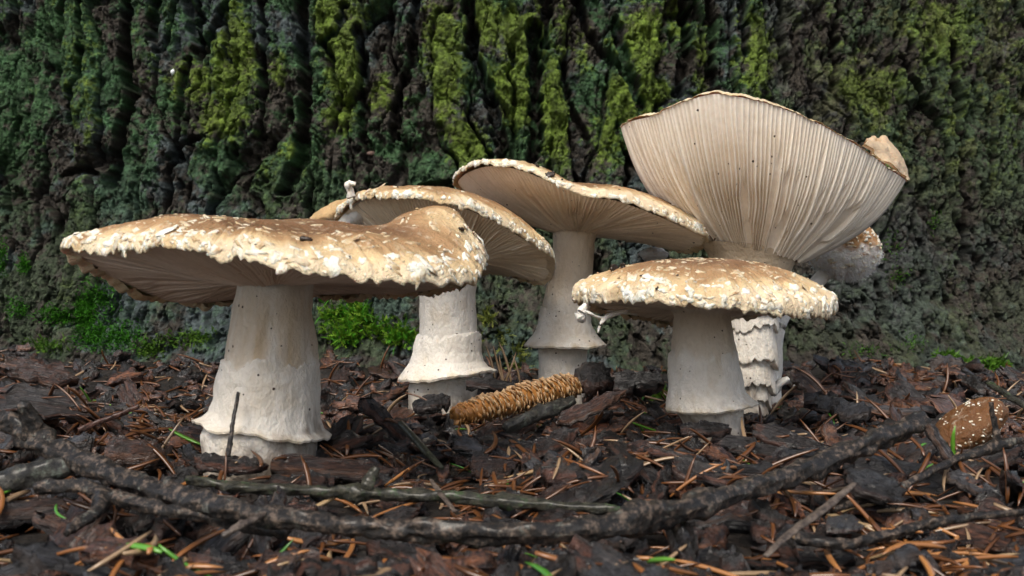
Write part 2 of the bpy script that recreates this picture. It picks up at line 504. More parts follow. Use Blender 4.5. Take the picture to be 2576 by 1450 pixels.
flare = 4.5 * np.exp(-(np.clip(BZ, -1, 99) - 1) / 4.0)
edgefade = sstep(45, 50, np.abs(BX)) * 6 + sstep(31.5, 34, BZ) * 4
BY = TY + BX ** 2 / (2 * 95.0) - flare - h + edgefade + 0.03 * BZ
def bark_y(x, z):
    i = np.clip(((np.asarray(x) - TX0) / TST).astype(int), 0, len(bx) - 1)
    j = np.clip(((np.asarray(z) - TZ0) / TST).astype(int), 0, len(bz) - 1)
    return BY[j, i]
# pigment: brown-grey bark, grey-green algae, bright yellow-green patches (positions from the photograph)
hq = BX / BY * FQ + CX
vq = HY - (BZ - CH) / BY * FQ
g_a = fbm(wx / 2.2, wz / 2.8, 31.0, 4)
g_b = fbm(BX / 0.8, BZ / 0.7, 37.0, 4, 0.65)
g_d = fbm(BX / 0.3, BZ / 0.25, 39.0, 3, 0.7)
g_c = fbm(wx / 4.0, wz / 5.0, 41.0, 3)
brown = np.array([0.042, 0.036, 0.029]); grey = np.array([0.058, 0.076, 0.080])
dgreen = np.array([0.036, 0.092, 0.034]); ygreen = np.array([0.112, 0.165, 0.018]); olive = np.array([0.085, 0.085, 0.030])
def lerp(a, b_, t): return a + (b_ - a) * t[..., None]
C = lerp(np.broadcast_to(brown, BX.shape + (3,)), grey, np.clip(sstep(-0.2, 0.5, g_c + 0.5 * g_b) * (1 - 0.55 * right), 0, 1))
up = sstep(640, 330, vq)
leftm = 1 - sstep(1000, 1500, hq)
gm = np.clip(sstep(-0.70, 0.30, g_a + 0.6 * g_b + 0.45 * g_d + 0.30 * h + 0.6 * (hid - .5)) * (0.40 + 0.60 * up) * (1 - 0.45 * right), 0, 1)
C = lerp(C, dgreen, gm * 0.9)
C = lerp(C, olive, np.clip(sstep(-0.1, 0.5, g_b + g_c) * right * up, 0, 1) * 0.6)
pat = [(865,160,55,140),(1290,240,55,80),(1318,90,50,90),(1095,80,45,110),(1110,190,45,90),(590,150,60,130),(560,300,60,60),
       (1500,330,50,70),(1460,110,50,90),(1655,230,75,60),(1630,110,60,90),(1765,150,30,110),(2380,70,80,80),(1185,355,50,60),(1395,270,40,110),
       (820,40,50,60),(1220,60,40,60),(960,240,50,60),(860,290,50,50),(480,200,60,60),(1930,130,50,70),(2200,220,60,60),(1560,250,40,60),(2230,420,50,40),(1150,400,40,30),(700,180,30,60),(1700,60,40,60),(1870,330,40,40)]
ym = np.zeros(BX.shape)
for (a, c_, ra, rc) in pat:
    ym = np.maximum(ym, np.exp(-(((hq - a) / ra) ** 2 + ((vq - c_) / rc) ** 2) ** 1.5 * 0.8))
ym = sstep(0.25, 0.85, ym * 0.95 + 0.24 * g_b + 0.26 * g_d + 0.22 * h + 0.7 * (hid - .5) - .5 * (tr > .3))
ym = ym * (0.25 + 0.75 * sstep(500, 380, vq)) * (1 - 0.35 * right)
C = lerp(C, ygreen, ym * 0.85)
C = C * (1 + 0.40 * fbm(BX / 0.30, BZ / 0.26, 43.0, 3, 0.7))[..., None]
C = C * (1 - .30 * (h2 - .5) - .35 * (h3 - .5))[..., None]        # flakes weather to different tones
C = np.clip(C * 1.22, 0.005, 0.5)

tree = empty('conifer_tree', (0, TY + 95, 0))
tag(tree, 'huge moss and algae covered conifer trunk with fissured bark behind the mushrooms', 'tree')
# trunk behind the plates, with low roots
na, nz_ = 160, 60
ang = np.linspace(0, 2 * pi, na, endpoint=False)
zz = np.concatenate([np.linspace(-4, 60, 30), np.linspace(66, 320, 30)])
AA, ZZ = np.meshgrid(ang, zz)
rr = 91.5 + 1.6 * fbm(AA * 14, ZZ / 9, 3, 4) - 0.02 * ZZ + 3.2 * np.exp(-np.clip(ZZ, 0, 999) / 4.0) * 0.6
hid_front = sstep(60, 45, np.abs(rr * np.sin(AA))) * sstep(36, 30, ZZ) * (np.cos(AA) > 0)
rr = rr - 3.2 * hid_front - 0.6
TV = np.stack([rr * np.sin(AA), TY + 95 - rr * np.cos(AA), ZZ], -1)
part('trunk', TV, gridfaces(na, len(zz), True), M_bark, tree, col=(0.06, 0.065, 0.035))
# every bark plate is a piece of its own
GV = np.stack([BX, BY, BZ], -1).reshape(-1, 3)
GC = C.reshape(-1, 3)
GF = gridfaces(len(bx), len(bz))
fid = ID[:-1, :-1].ravel()
order = np.argsort(fid, kind='stable')
ids, start = np.unique(fid[order], return_index=True)
bounds = list(start) + [len(order)]
for k in range(len(ids)):
    fs = GF[order[bounds[k]:bounds[k + 1]]]
    u, inv = np.unique(fs, return_inverse=True)
    part('bark_plate', GV[u], inv.reshape(fs.shape), M_bark, tree, col=GC[u])

# fine felt of algae and short moss on the bark
def felt():
    r = np.random.default_rng(77)
    n = 260000
    x = r.uniform(-46, 46, n); z = r.uniform(1.0, 31, n)
    i = ((x - TX0) / TST).astype(int); j = ((z - TZ0) / TST).astype(int)
    mask = np.clip(gm[j, i] * 0.55 + ym[j, i], 0, 1)
    k = r.random(n) < mask
    i, j = i[k], j[k]; n = len(i)
    p = np.stack([bx[i] + r.uniform(-.05, .05, n), BY[j, i] + .03, bz[j] + r.uniform(-.05, .05, n)], 1)
    d = norm(np.array([0, -1.0, .25]) + r.normal(0, .55, (n, 3))) * r.uniform(.06, .20, n)[:, None]
    sd = norm(np.cross(d, r.normal(size=(n, 3)))) * r.uniform(.012, .03, n)[:, None]
    V = np.stack([p - sd, p + sd, p + d], 1).reshape(-1, 3)
    c = C[j, i] * r.uniform(.8, 1.7, n)[:, None]
    o = mesh_thing('moss', V, np.arange(n * 3).reshape(-1, 3), M_moss, (0, TY, 12), col=np.repeat(c, 3, 0))
    tag(o, 'thin felt of green algae and moss over the bark ridges', 'moss', kind='stuff')
felt()

# ------------------------------------------------------------------ mushrooms
def stem_rows(rows, d, n=96, m=90, rough=0.026, seed=0, wob=0.045):
    """rows: (left, right, y, tilt, ragged) in photo units at distance d -> grid of points"""
    r = []
    for row in rows:
        row = list(row) + [0] * (5 - len(row))
        c0 = P((row[0] + row[1]) / 2, row[2], d)
        r.append([c0[0], c0[2], (row[1] - row[0]) / 2 * d / FQ, row[3] * d / FQ, row[4]])
    r = np.array(r)
    t = np.linspace(0, len(r) - 1, m)
    i = np.clip(np.floor(t).astype(int), 0, len(r) - 2)
    f = t - i
    R = r[i] * (1 - f)[:, None] + r[i + 1] * f[:, None]
    th = np.linspace(0, 2 * pi, n, endpoint=False)
    TH, K = np.meshgrid(th, np.arange(m))
    x0, z0, ra, ti, rg = [R[:, c_][K] for c_ in range(5)]
    nz2 = fbm(np.cos(TH) * 1.3 + seed, np.sin(TH) * 1.3, z0 / 1.6 + seed, 3)
    fine = fbm(np.cos(TH) * 9 + seed, np.sin(TH) * 9, z0 * 2.5, 3)
    rag = 0.75 * fbm(np.cos(TH) * 2.2 + seed, np.sin(TH) * 2.2, seed, 2) + 0.35 * fbm(np.cos(TH) * 9 + seed, np.sin(TH) * 9, seed, 3, 0.7)
    fib = fbm(np.cos(TH) * 16 + seed, np.sin(TH) * 16, z0 * 0.5, 2)
    ra = ra * (1 + wob * nz2) + rough * fine + 0.008 * fib
    z = z0 - ti * np.cos(TH) + rg * rag
    return np.stack([x0 + ra * np.cos(TH), d + ra * np.sin(TH), z], -1), TH, K / (m - 1)

def strip_mesh(V):
    return V.reshape(-1, 3), gridfaces(V.shape[1], V.shape[0], True)


def rim_curve(ctrl, centre, n):
    pts = np.array([P(*c_) for c_ in ctrl])
    cur = catmull(pts, 2400, True)
    a = np.unwrap(np.arctan2(cur[:, 1] - centre[1], cur[:, 0] - centre[0]))
    if a[-1] < a[0]: cur, a = cur[::-1], a[::-1]
    o = np.argsort(a); a, cur = a[o], cur[o]
    th = a[0] + np.arange(n) * 2 * pi / n
    aa = np.concatenate([a - 2 * pi, a, a + 2 * pi]); cc = np.concatenate([cur] * 3)
    R = np.stack([np.interp(th, aa, cc[:, k]) for k in range(3)], 1)
    return th, R

def gills(root, ctrl, att, r0, tilt, prof, ngill, amp, colr, inset=0.03, lift=0.06, seed=1, rows=30, per=7):
    n = ngill * per
    th, R = rim_curve(ctrl, att, n)
    A = np.stack([att[0] + r0 * np.cos(th), att[1] + r0 * np.sin(th), att[2] + tilt[0] * r0 * np.cos(th) + tilt[1] * r0 * np.sin(th)], 1)
    R = R + (att - R) * inset; R[:, 2] += lift
    s = np.linspace(0, 1, rows)
    H = A[None] + (R - A)[None] * s[:, None, None]
    H[..., 2] = A[None, :, 2] + (R - A)[None, :, 2] * prof(s)[:, None]
    # gentle waviness of the hymenium
    H[..., 2] += 0.05 * fbm(np.cos(th)[None] * 2.5, np.sin(th)[None] * 2.5, s[:, None] * 2 + seed, 3)
    du = np.roll(H, -1, 1) - np.roll(H, 1, 1)
    dv = np.gradient(H, axis=0)
    N = norm(np.cross(du, dv)); N *= np.sign(N[..., 2:3] + 1e-9)
    rs = np.random.default_rng(seed)
    k = np.arange(n) // per
    jit = rs.normal(0, 0.10, ngill)[k]
    ph = (np.arange(n) % per) / per + 0.5 / per + jit - 0.5
    s0 = np.where(rs.random(ngill) < 0.42, rs.uniform(0.2, 0.85, ngill), -1)[k]
    hgt = (1 + rs.normal(0, 0.18, ngill))[k]
    ridge = np.exp(-(ph / 0.20) ** 2)[None] * sstep(0, 0.12, s[:, None] - s0[None]) * hgt[None]
    env = amp * (0.25 + 0.75 * np.sin(pi * np.clip(s, 0.02, 0.98)) ** 0.6) * (1 - 0.65 * s ** 8)
    wv = 0.5 * fbm(th[None] * 3, s[:, None] * 3, seed + 5, 2)
    V = H + N * (env[:, None] * (1 - ridge) * (1 + 0.3 * wv))[..., None]
    # slightly wavy blades
    tang = norm(du)
    V = V + tang * (0.05 * fbm(th[None] * 9, s[:, None] * 4, seed + 9, 2))[..., None]
    colarr = np.asarray(colr)[None, None] * (0.94 + 0.08 * ridge[..., None]) * np.array([1, 1, 1])
    deepc = np.array([0.62, 0.42, 0.24])
    colarr = colarr * (1 - 0.12 * (1 - ridge[..., None])) + deepc * 0.12 * (1 - ridge[..., None])
    Vv, F = strip_mesh(V)
    return part('gills', Vv, F, M_gill, root, col=np.broadcast_to(colarr, V.shape).reshape(-1, 3), kind='stuff')

def cap_top(root, ctrl, apex, prof, lip, colfn, jag=0.08, seed=1, n=540, rows=56, disp=None, rough=0.04, lipw=0.035):
    th, R = rim_curve(ctrl, apex, n)
    jg = jag * (0.5 * fbm(th * 5, th * 0 + seed, 0.3, 2) + 0.75 * fbm(th * 21, th * 0 + seed, 0.7, 3, 0.6))
    R[:, 2] += jg
    s = np.concatenate([np.linspace(0, 0.12, 16), np.linspace(0.13, 1, rows - 16)])
    ax = np.asarray(apex)
    V = np.zeros((len(s) + 2, n, 3))
    inn = R + (ax - R) * 0.07; inn[:, 2] = R[:, 2] + 0.16
    inn2 = R + (ax - R) * 0.012; inn2[:, 2] = R[:, 2] + 0.012
    V[0], V[1] = inn, inn2
    body = R[None] + (ax - R)[None] * s[:, None, None]
    out = np.sin(pi * np.clip(s / 0.10, 0, 1)) * lip * 0.35
    rad = norm((R - ax) * np.array([1, 1, 0]))
    body += rad[None] * out[:, None, None]
    body[..., 2] = R[None, :, 2] + lip * (1 - np.exp(-s / lipw))[:, None] + (ax[2] - lip - R[None, :, 2]) * prof(s)[:, None]
    if disp is not None:
        body[..., 2] += disp(body[..., 0], body[..., 1], s[:, None] + 0 * body[..., 0], th[None] + 0 * body[..., 0])
    body[..., 2] += rough * fbm(body[..., 0] * 1.6, body[..., 1] * 1.6, seed, 4) * (0.3 + 0.7 * (1 - s[:, None]))
    V[2:] = body
    sf = np.concatenate([[0, 0], s])[:, None] + 0 * V[..., 0]
    c = colfn(sf, np.broadcast_to(th[None], sf.shape), V)
    Vv, F = strip_mesh(V)
    o = part('cap', Vv, F, M_cap, root, col=c.reshape(-1, 3))
    return o, V[2:], s, th

def wart_mesh(items):
    """items: (pos, tangent a, tangent b, normal, ra, rb, h)"""
    Vs, Fs, base = [], [], 0
    k = 9
    for (p, ta, tb, nn, ra, rb, hh) in items:
        a0 = rng.uniform(0, 6.28)
        an = a0 + np.arange(k) * 2 * pi / k
        j = rng.uniform(0.42, 1.4, k)
        o = p + (np.cos(an) * ra * j)[:, None] * ta + (np.sin(an) * rb * j)[:, None] * tb - nn * 0.04
        j2 = j * rng.uniform(0.72, 0.95, k)
        m = p + (np.cos(an) * ra * j2)[:, None] * ta + (np.sin(an) * rb * j2)[:, None] * tb + nn * (hh * rng.uniform(0.5, 1.1, k))[:, None]
        t = p + nn * hh * rng.uniform(0.6, 1.2) + ta * ra * rng.uniform(-.2, .2)
        Vs.append(np.vstack([o, m, t[None]]))
        f = []
        for i in range(k):
            i2 = (i + 1) % k
            f += [(base + i, base + i2, base + k + i2), (base + i, base + k + i2, base + k + i), (base + k + i, base + k + i2, base + 2 * k)]
        Fs += f
        base += 2 * k + 1
    return np.vstack(Vs), np.array(Fs)

def warts(capo, V, s, th, count, rim_count, size, rim_size, bias=1.6, smax=0.95, hgt=0.05, seed=3, rimmax=0.07):
    rs = np.random.default_rng(seed)
    nr, n = V.shape[:2]
    du = norm(np.roll(V, -1, 1) - np.roll(V, 1, 1))
    dv = norm(np.gradient(V, axis=0))
    N = norm(np.cross(du, dv)); N *= np.where(N[..., 2:3] < -0.2, -1, 1) * 1.0
    cen = V.mean((0, 1)); cen[2] -= 3
    flip = np.sign(((V - cen) * N).sum(-1, keepdims=True)); N = N * flip
    items, rimitems = [], []
    for _ in range(count):
        sv = smax * (1 - (1 - rs.random()) ** (1.0 / bias)) if rs.random() < 0.75 else rs.random() * smax
        sv = max(sv, 0.03)
        if rs.random() > (1 - sv) ** 0.6 + 0.1: continue
        i = min(np.searchsorted(s, sv), nr - 2); j = rs.integers(n)
        z = size * rs.lognormal(0, 0.40) * (1.25 - 0.6 * sv)
        cl = rs.integers(1, 4)
        for _c in range(cl):
            jj = (j + rs.integers(-3, 4)) % n; ii = int(np.clip(i + rs.integers(-1, 2), 0, nr - 2)); zz_ = z * rs.uniform(.6, 1.1)
            items.append((V[ii, jj], du[ii, jj], dv[ii, jj], N[ii, jj], zz_ * rs.uniform(1.0, 2.2), zz_ * rs.uniform(0.5, 0.9), hgt * rs.uniform(0.2, 1.1)))
    for _ in range(rim_count):
        sv = rs.random() ** 1.3 * rimmax
        i = min(np.searchsorted(s, sv), nr - 2); j = rs.integers(n)
        z = rim_size * rs.lognormal(0, 0.35)
        rimitems.append((V[i, j], du[i, j], dv[i, j], N[i, j], z * rs.uniform(0.7, 1.9), z * rs.uniform(0.7, 1.5), hgt * rs.uniform(0.5, 1.8)))
    Vw, Fw = wart_mesh(items)
    part('warts', Vw, Fw, M_wart_cream, capo, kind='stuff')
    Vw, Fw = wart_mesh(rimitems)
    return part('margin_flakes', Vw, Fw, M_wart, capo, kind='stuff')

BROWN = np.array([0.200, 0.108, 0.052]); TAN = np.array([0.40, 0.250, 0.125]); CREAM = np.array([0.68, 0.52, 0.30]); WHITE = np.array([0.80, 0.68, 0.48])
def cap_colour(b0, t0, c0, seed):
    def f(s, th, V):
        n1 = fbm(V[..., 0] / 1.6, V[..., 1] / 1.6, seed, 3)
        n2 = fbm(np.cos(th) * 6, np.sin(th) * 6, s * 3 + seed, 3)
        u = s + 0.10 * n1 + 0.04 * n2
        c = lerp(np.broadcast_to(WHITE, V.shape), CREAM, sstep(0.0, c0, u))
        c = lerp(c, TAN, sstep(c0, t0, u))
        return lerp(c, BROWN, sstep(t0, b0, u))
    return f

STEMC = np.array([0.74, 0.70, 0.635]); STEMB = np.array([0.58, 0.47, 0.34])
crumbs = []
def crumb_on(V, qx, qy, size):
    a, c_ = proj(V)
    score = (a - qx) ** 2 + (c_ - qy) ** 2
    cand = np.argwhere(score < score.min() + 60)
    i, j = min(cand, key=lambda t: V[t[0], t[1], 1])
    crumbs.append((V[i, j].copy(), size))

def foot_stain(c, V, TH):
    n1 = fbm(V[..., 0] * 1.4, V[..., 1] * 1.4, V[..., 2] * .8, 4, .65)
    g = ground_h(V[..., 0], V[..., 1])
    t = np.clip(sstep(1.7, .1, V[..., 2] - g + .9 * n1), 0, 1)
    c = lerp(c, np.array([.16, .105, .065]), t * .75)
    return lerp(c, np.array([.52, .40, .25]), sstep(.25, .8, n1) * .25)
def stem(root, rows, d, colour, **kw):
    V, TH, K = stem_rows(rows, d, **kw)
    cap_ = V[:1].mean(1, keepdims=True) + 0 * V[:1]
    c = np.broadcast_to(STEMC, V.shape) if colour is None else colour(V, TH, K)
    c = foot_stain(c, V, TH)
    Vv, F = strip_mesh(V)
    return part('stem', Vv, F, M_stem, root, col=c.reshape(-1, 3)), V
def ring(root, rows, d, colour=STEMC, **kw):
    V, TH, K = stem_rows(rows, d, **kw)
    Vv, F = strip_mesh(V)
    c = np.broadcast_to(colour, V.shape)
    e = sstep(.55, .72, K) * (1 - sstep(.9, 1.0, K)) * (.5 + .5 * fbm(np.cos(TH) * 5, np.sin(TH) * 5, 3.0, 3))
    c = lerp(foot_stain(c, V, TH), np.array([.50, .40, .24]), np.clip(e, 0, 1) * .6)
    return part('ring', Vv, F, M_stem, root, col=c.reshape(-1, 3))

def tube(pts, rads, n=10, seg=6, rough=0.0, flat=1.0, seed=0, knots=()):
    """pts (k,3) cm -> verts, quads; ends closed"""
    pts = np.asarray(pts, float); k = len(pts)
    m = max((k - 1) * seg + 1, 4)
    C_ = catmull(np.column_stack([pts, rads]), m)
    c, r = C_[:, :3], np.abs(C_[:, 3])
    L = np.concatenate([[0], np.cumsum(np.linalg.norm(np.diff(c, axis=0), axis=1))])
    for (t, amp, w) in knots:
        r = r * (1 + amp * np.exp(-((L / L[-1] - t) / w) ** 2))
    T = norm(np.gradient(c, axis=0))
    up = np.array([0.13, 0.21, 1.0]); up = np.where(np.abs((T @ norm(up)))[:, None] > 0.95, np.array([1.0, 0.2, 0]), up)
    B = norm(np.cross(T, up)); U = norm(np.cross(B, T))
    th = np.linspace(0, 2 * pi, n, endpoint=False)
    rr = r[:, None] * (1 + rough * fbm(np.cos(th)[None] * 1.5 + seed, np.sin(th)[None] * 1.5 + seed, (L[:, None] / (r.mean() * 2.2)), 4, 0.6))
    V = c[:, None] + B[:, None] * (rr * np.cos(th))[..., None] + U[:, None] * (rr * np.sin(th) * flat)[..., None]
    V = np.concatenate([c[:1, None] + 0 * V[:1], V, c[-1:, None] + 0 * V[:1]], 0)
    return V.reshape(-1, 3), gridfaces(n, V.shape[0], True)

def merge(parts_):
    Vs, Fs, b0 = [], [], 0
    for V, F in parts_:
        Vs.append(V); Fs.append(F + b0); b0 += len(V)
    return np.vstack(Vs), np.vstack(Fs)

def dome(q): return lambda s: 1 - (1 - s) ** q

# --- mushroom with the broad left cap
m1 = empty('mushroom', P(655, 1170, 36))
tag(m1, 'mushroom with the widest warty tan cap, a dark twig leaning on its thick white stem', 'mushroom', None)
c1 = [(1225,655,36),(1190,706,33),(1100,713,31),(950,700,30),(720,683,29.7),(560,647,30.3),(400,623,31.5),(270,636,33.5),(150,630,36.5),
      (230,690,39),(340,742,41),(470,776,42.2),(690,756,42.5),(900,752,42),(1050,748,41),(1170,722,38.5)]
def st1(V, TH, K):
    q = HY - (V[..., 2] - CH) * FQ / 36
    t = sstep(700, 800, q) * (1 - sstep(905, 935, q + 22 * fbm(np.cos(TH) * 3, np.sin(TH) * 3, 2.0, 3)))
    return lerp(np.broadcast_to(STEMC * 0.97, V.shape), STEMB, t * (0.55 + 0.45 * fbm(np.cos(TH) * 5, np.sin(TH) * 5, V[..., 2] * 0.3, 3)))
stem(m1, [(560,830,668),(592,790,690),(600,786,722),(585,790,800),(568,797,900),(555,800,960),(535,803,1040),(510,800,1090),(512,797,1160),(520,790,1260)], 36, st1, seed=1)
ring(m1, [(574,795,912,0,.3),(560,801,918,0,.30),(548,803,960,2),(540,804,1010,6),(531,804,1044,14,.05),(513,811,1064,20,.12),(489,830,1076,24,.12),(491,828,1082,24,.12),(507,811,1076,18,.06),(518,798,1066,12)], 36, seed=4, m=110)
def d1(x, y, s, th):
    dip = -1.25 * np.exp(-(((x + 5.2) + 0.30 * (y - 38)) / 0.55) ** 2) * sstep(34.5, 37.5, y)
    lobe = 1.05 * np.exp(-(((x + 2.2) / 1.55) ** 2 + ((y - 36.6) / 2.2) ** 2))
    bowl = -0.35 * np.exp(-(((x + 5.6) / 1.6) ** 2 + ((y - 33.5) / 1.6) ** 2))
    hump = 0.25 * np.exp(-(((x + 11) / 2.2) ** 2 + ((y - 36) / 3) ** 2)) + 0.10 * fbm(x / 2.2, y / 2.2, 6.0, 2)
    return lobe * sstep(0.0, 0.14, s) + (dip + bowl + hump) * sstep(0.02, 0.3, s)
cap1, V1, s1, t1 = cap_top(m1, c1, P(690, 556, 36), dome(3.0), 0.32, cap_colour(0.44, 0.18, 0.085, 1.0), jag=0.15, seed=2, disp=d1)
warts(cap1, V1, s1, t1, 400, 420, 0.080, 0.11, hgt=.018, seed=5, rimmax=0.11)
gills(cap1, c1, P(690, 716, 36), 1.30, (0.02, 0.05), lambda s: 0.55 * s ** 0.8 + 0.45 * s ** 1.6, 230, 0.11, (0.76, 0.60, 0.50), inset=0.05, lift=0.12, seed=11)
for q in [(770,597,.16),(1165,575,.13),(640,612,.05),(1020,545,.05),(880,640,.05)]: crumb_on(V1, *q)

# --- mushroom with torn left edge, half hidden
m2 = empty('mushroom', P(1110, 1020, 51))
tag(m2, 'mushroom with torn drooping cap half hidden behind the widest cap, flared skirt on stem', 'mushroom')
c2 = [(1397,660,50.5),(1352,622,48.5),(1262,566,47),(1170,524,46),(1080,505,45.8),(985,497,46.3),(900,505,48),(835,560,51.5),
      (850,620,55),(980,680,57),(1120,700,57.5),(1250,692,56.5),(1368,717,53)]
stem(m2, [(1000,1250,640),(1050,1200,665),(1058,1195,740),(1056,1203,850),(1040,1207,905),(1030,1203,950),(1026,1198,980),(1026,1190,1020),(1030,1185,1090)], 51, None, seed=2)
ring(m2, [(1060,1200,835),(1050,1210,850,0,.35),(1042,1210,885),(1030,1214,910,-2),(1012,1226,930,-6,.05),(999,1244,942,-9,.12),(1001,1242,948,-9,.12),(1024,1206,938,-5)], 51, seed=8, m=90)
cap2, V2, s2, t2 = cap_top(m2, c2, P(1085, 476, 51), dome(2.3), 0.35, cap_colour(0.7, 0.20, 0.06, 2.0), jag=0.09, seed=4)
warts(cap2, V2, s2, t2, 150, 330, 0.075, 0.095, hgt=.02, seed=6, rimmax=0.035)
gills(cap2, c2, P(1125, 655, 51), 1.35, (0.0, 0.0), lambda s: 0.35 * s + 0.65 * s ** 1.5, 190, 0.24, (0.82, 0.70, 0.55), inset=0.05, lift=0.08, seed=12)
crumb_on(V2, 1000, 462, .05); crumb_on(V2, 1250, 520, .04)
# torn flap on its left, with white broken flesh, and a curl of veil
def patch(name, curves, mat, root, col, nu=26, nv=16, thick=0.18, rough=0.05, seed=0):
    cs = np.array([catmull(np.array([P(*p) for p in cv]), nu) for cv in curves])
    V = np.stack([catmull(cs[:, i], nv) for i in range(nu)], 1)
    nrm = norm(np.cross(np.gradient(V, axis=1), np.gradient(V, axis=0)))
    V = V + nrm * (rough * fbm(V[..., 0] * 2, V[..., 1] * 2, V[..., 2] * 2 + seed, 4))[..., None]
    W = V + nrm * thick
    A = np.concatenate([V, W[:, ::-1]], 1)           # wrap round
    Vv, F = A.reshape(-1, 3), gridfaces(A.shape[1], A.shape[0], True)
    c0 = np.broadcast_to(np.asarray(col, float), A.shape).reshape(-1, 3)
    # end caps
    n2 = A.shape[1]
    ends = []
    for r_ in (0, A.shape[0] - 1):
        for i in range(nu - 1):
            ends.append((r_ * n2 + i, r_ * n2 + i + 1, r_ * n2 + n2 - 2 - i, r_ * n2 + n2 - 1 - i))
    return part(name, Vv, np.vstack([F, np.array(ends)]), mat, root, col=c0)
patch('torn_flap', [[(778,550,52.5),(800,530,52.0),(840,508,51.5),(893,492,50.0)], [(790,556,51.5),(820,545,51.0),(850,530,50.4),(900,512,49.2)], [(850,592,51.8),(870,575,51.4),(890,560,50.8),(910,540,50.0)]], M_cap, cap2, (0.58, 0.40, 0.20), thick=0.22)
patch('torn_flesh', [[(845,560,50.6),(870,535,50.0),(890,512,49.2),(912,503,48.4)], [(862,580,50.6),(884,560,50.0),(902,545,49.4),(925,530,48.8)], [(880,590,51.4),(900,580,51),(920,572,50.4),(945,560,50)]], M_veil, cap2, (0.80, 0.77, 0.72), thick=0.12, seed=3)
Vt, Ft = merge([tube([P(886,497,48.2), P(880,480,48.2), P(874,468,48.1), P(882,456,48.0)], [.16, .13, .15, .09], 10, 5, .5, seed=1),
                tube([P(876,470,48.1), P(886,462,47.8), P(893,466,47.7)], [.10, .12, .05], 8, 5, .5, seed=2),
                tube([P(770,548,38.6), P(786,545,38.5), P(800,551,38.3)], [.05, .08, .03], 8, 4, .4, seed=3)][:2])
part('veil_curl', Vt, Ft, M_veil, cap2, col=(0.86, 0.80, 0.72))

# --- mushroom in the middle, rimmed cap tilted to the right
m3 = empty('mushroom', P(1413, 985, 55))
tag(m3, 'mushroom with tilted tan cap between the torn cap and the big upturned funnel cap', 'mushroom')
c3 = [(1785,607,51.5),(1742,583,50),(1660,542,48.8),(1560,507,48.3),(1482,496,48.3),(1400,465,48.5),(1310,428,49),(1225,413,50),(1163,430,52),(1140,462,54.5),
      (1180,490,58),(1270,525,60),(1370,560,61),(1490,590,61),(1620,615,59.5),(1735,638,55.5)]
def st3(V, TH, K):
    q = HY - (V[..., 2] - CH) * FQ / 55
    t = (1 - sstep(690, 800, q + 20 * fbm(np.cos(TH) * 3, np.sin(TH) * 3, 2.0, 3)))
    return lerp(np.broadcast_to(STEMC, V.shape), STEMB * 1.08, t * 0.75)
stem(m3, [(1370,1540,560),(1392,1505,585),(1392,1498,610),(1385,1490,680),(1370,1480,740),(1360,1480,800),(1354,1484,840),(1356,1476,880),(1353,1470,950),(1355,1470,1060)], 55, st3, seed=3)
ring(m3, [(1374,1476,775),(1361,1482,785,0,.35),(1354,1486,815),(1344,1498,840),(1328,1516,858,0,.05),(1319,1526,868,-1,.08),(1321,1524,873,-1,.08),(1352,1484,866)], 55, seed=12, m=90)
cap3, V3, s3, t3 = cap_top(m3, c3, P(1440, 464, 55), lambda s: 0.75 * (1 - (1 - s) ** 3) + .25 * s, 0.42, cap_colour(0.75, 0.24, 0.07, 3.0), jag=0.07, seed=6,
      disp=lambda x, y, s, th: (0.4 * np.exp(-(((x - 0.3) / 1.6) ** 2 + ((y - 52) / 2.2) ** 2)) - 0.30 * np.exp(-(((x - 3.4) / 1.0) ** 2)) * sstep(54, 51, y)) * sstep(0.03, 0.2, s))
warts(cap3, V3, s3, t3, 120, 330, 0.07, 0.09, hgt=.02, seed=7, rimmax=0.03)
gills(cap3, c3, P(1450, 588, 55), 1.15, (-0.05, 0.0), lambda s: 0.8 * s ** 1.15 + 0.2 * s ** 5, 200, 0.18, (0.90, 0.79, 0.67), inset=0.04, lift=0.05, seed=13)
for q in [(1385,436,.20),(1420,447,.06),(1355,410,.10),(1560,470,.05),(1690,500,.05)]: crumb_on(V3, *q)

# --- big funnel cap showing its gills
m4 = empty('mushroom', P(1892, 1050, 53))
tag(m4, 'tall mushroom with upturned funnel cap showing cream gills, scaly tiered stem', 'mushroom')
c4 = [(2280,455,53),(2240,424,51),(2150,356,49),(2040,299,47.6),(1930,258,47),(1860,241,46.8),(1790,233,47),(1720,254,47.8),(1640,287,49.5),(1585,302,51.3),(1560,322,53.5),
      (1600,330,56.5),(1690,320,58.5),(1800,320,59.3),(1920,350,59.3),(2050,390,58.5),(2180,430,56.3)]
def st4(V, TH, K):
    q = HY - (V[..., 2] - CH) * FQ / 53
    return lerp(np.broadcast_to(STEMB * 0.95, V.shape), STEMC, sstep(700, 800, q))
rows4 = [(1760,2010,622,14),(1782,1998,650,10),(1800,1985,690,4),(1818,1972,740),(1826,1962,790)]
for yy, hh_, sp, ti in [(786, 34, 3, 4), (826, 80, 8, 15), (912, 52, 6, 20), (970, 34, 3, 14), (1012, 30, 4, 9)]:      # shaggy tiers
    k = (yy - 786) / 230
    Rr = 1955 - 24 * k
    rows4 += [(1834, Rr - 3, yy, ti * .3, .05), (1830, Rr + sp * .4, yy + hh_ * .6, ti * .8, .20), (1828, Rr + sp, yy + hh_ * .92, ti, .42), (1838, Rr - 6, yy + hh_ * .97, ti * .9, .34)]
rows4 += [(1842, 1934, 1050), (1850, 1928, 1110)]
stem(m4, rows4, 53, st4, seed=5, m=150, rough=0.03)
cap4, V4, s4, t4 = cap_top(m4, c4, P(1885, 500, 53), lambda s: 0.5 * s ** 0.8 + 0.5 * s ** 1.5, 0.14, cap_colour(0.8, 0.4, 0.10, 4.0), jag=0.06, seed=8, lipw=0.02)
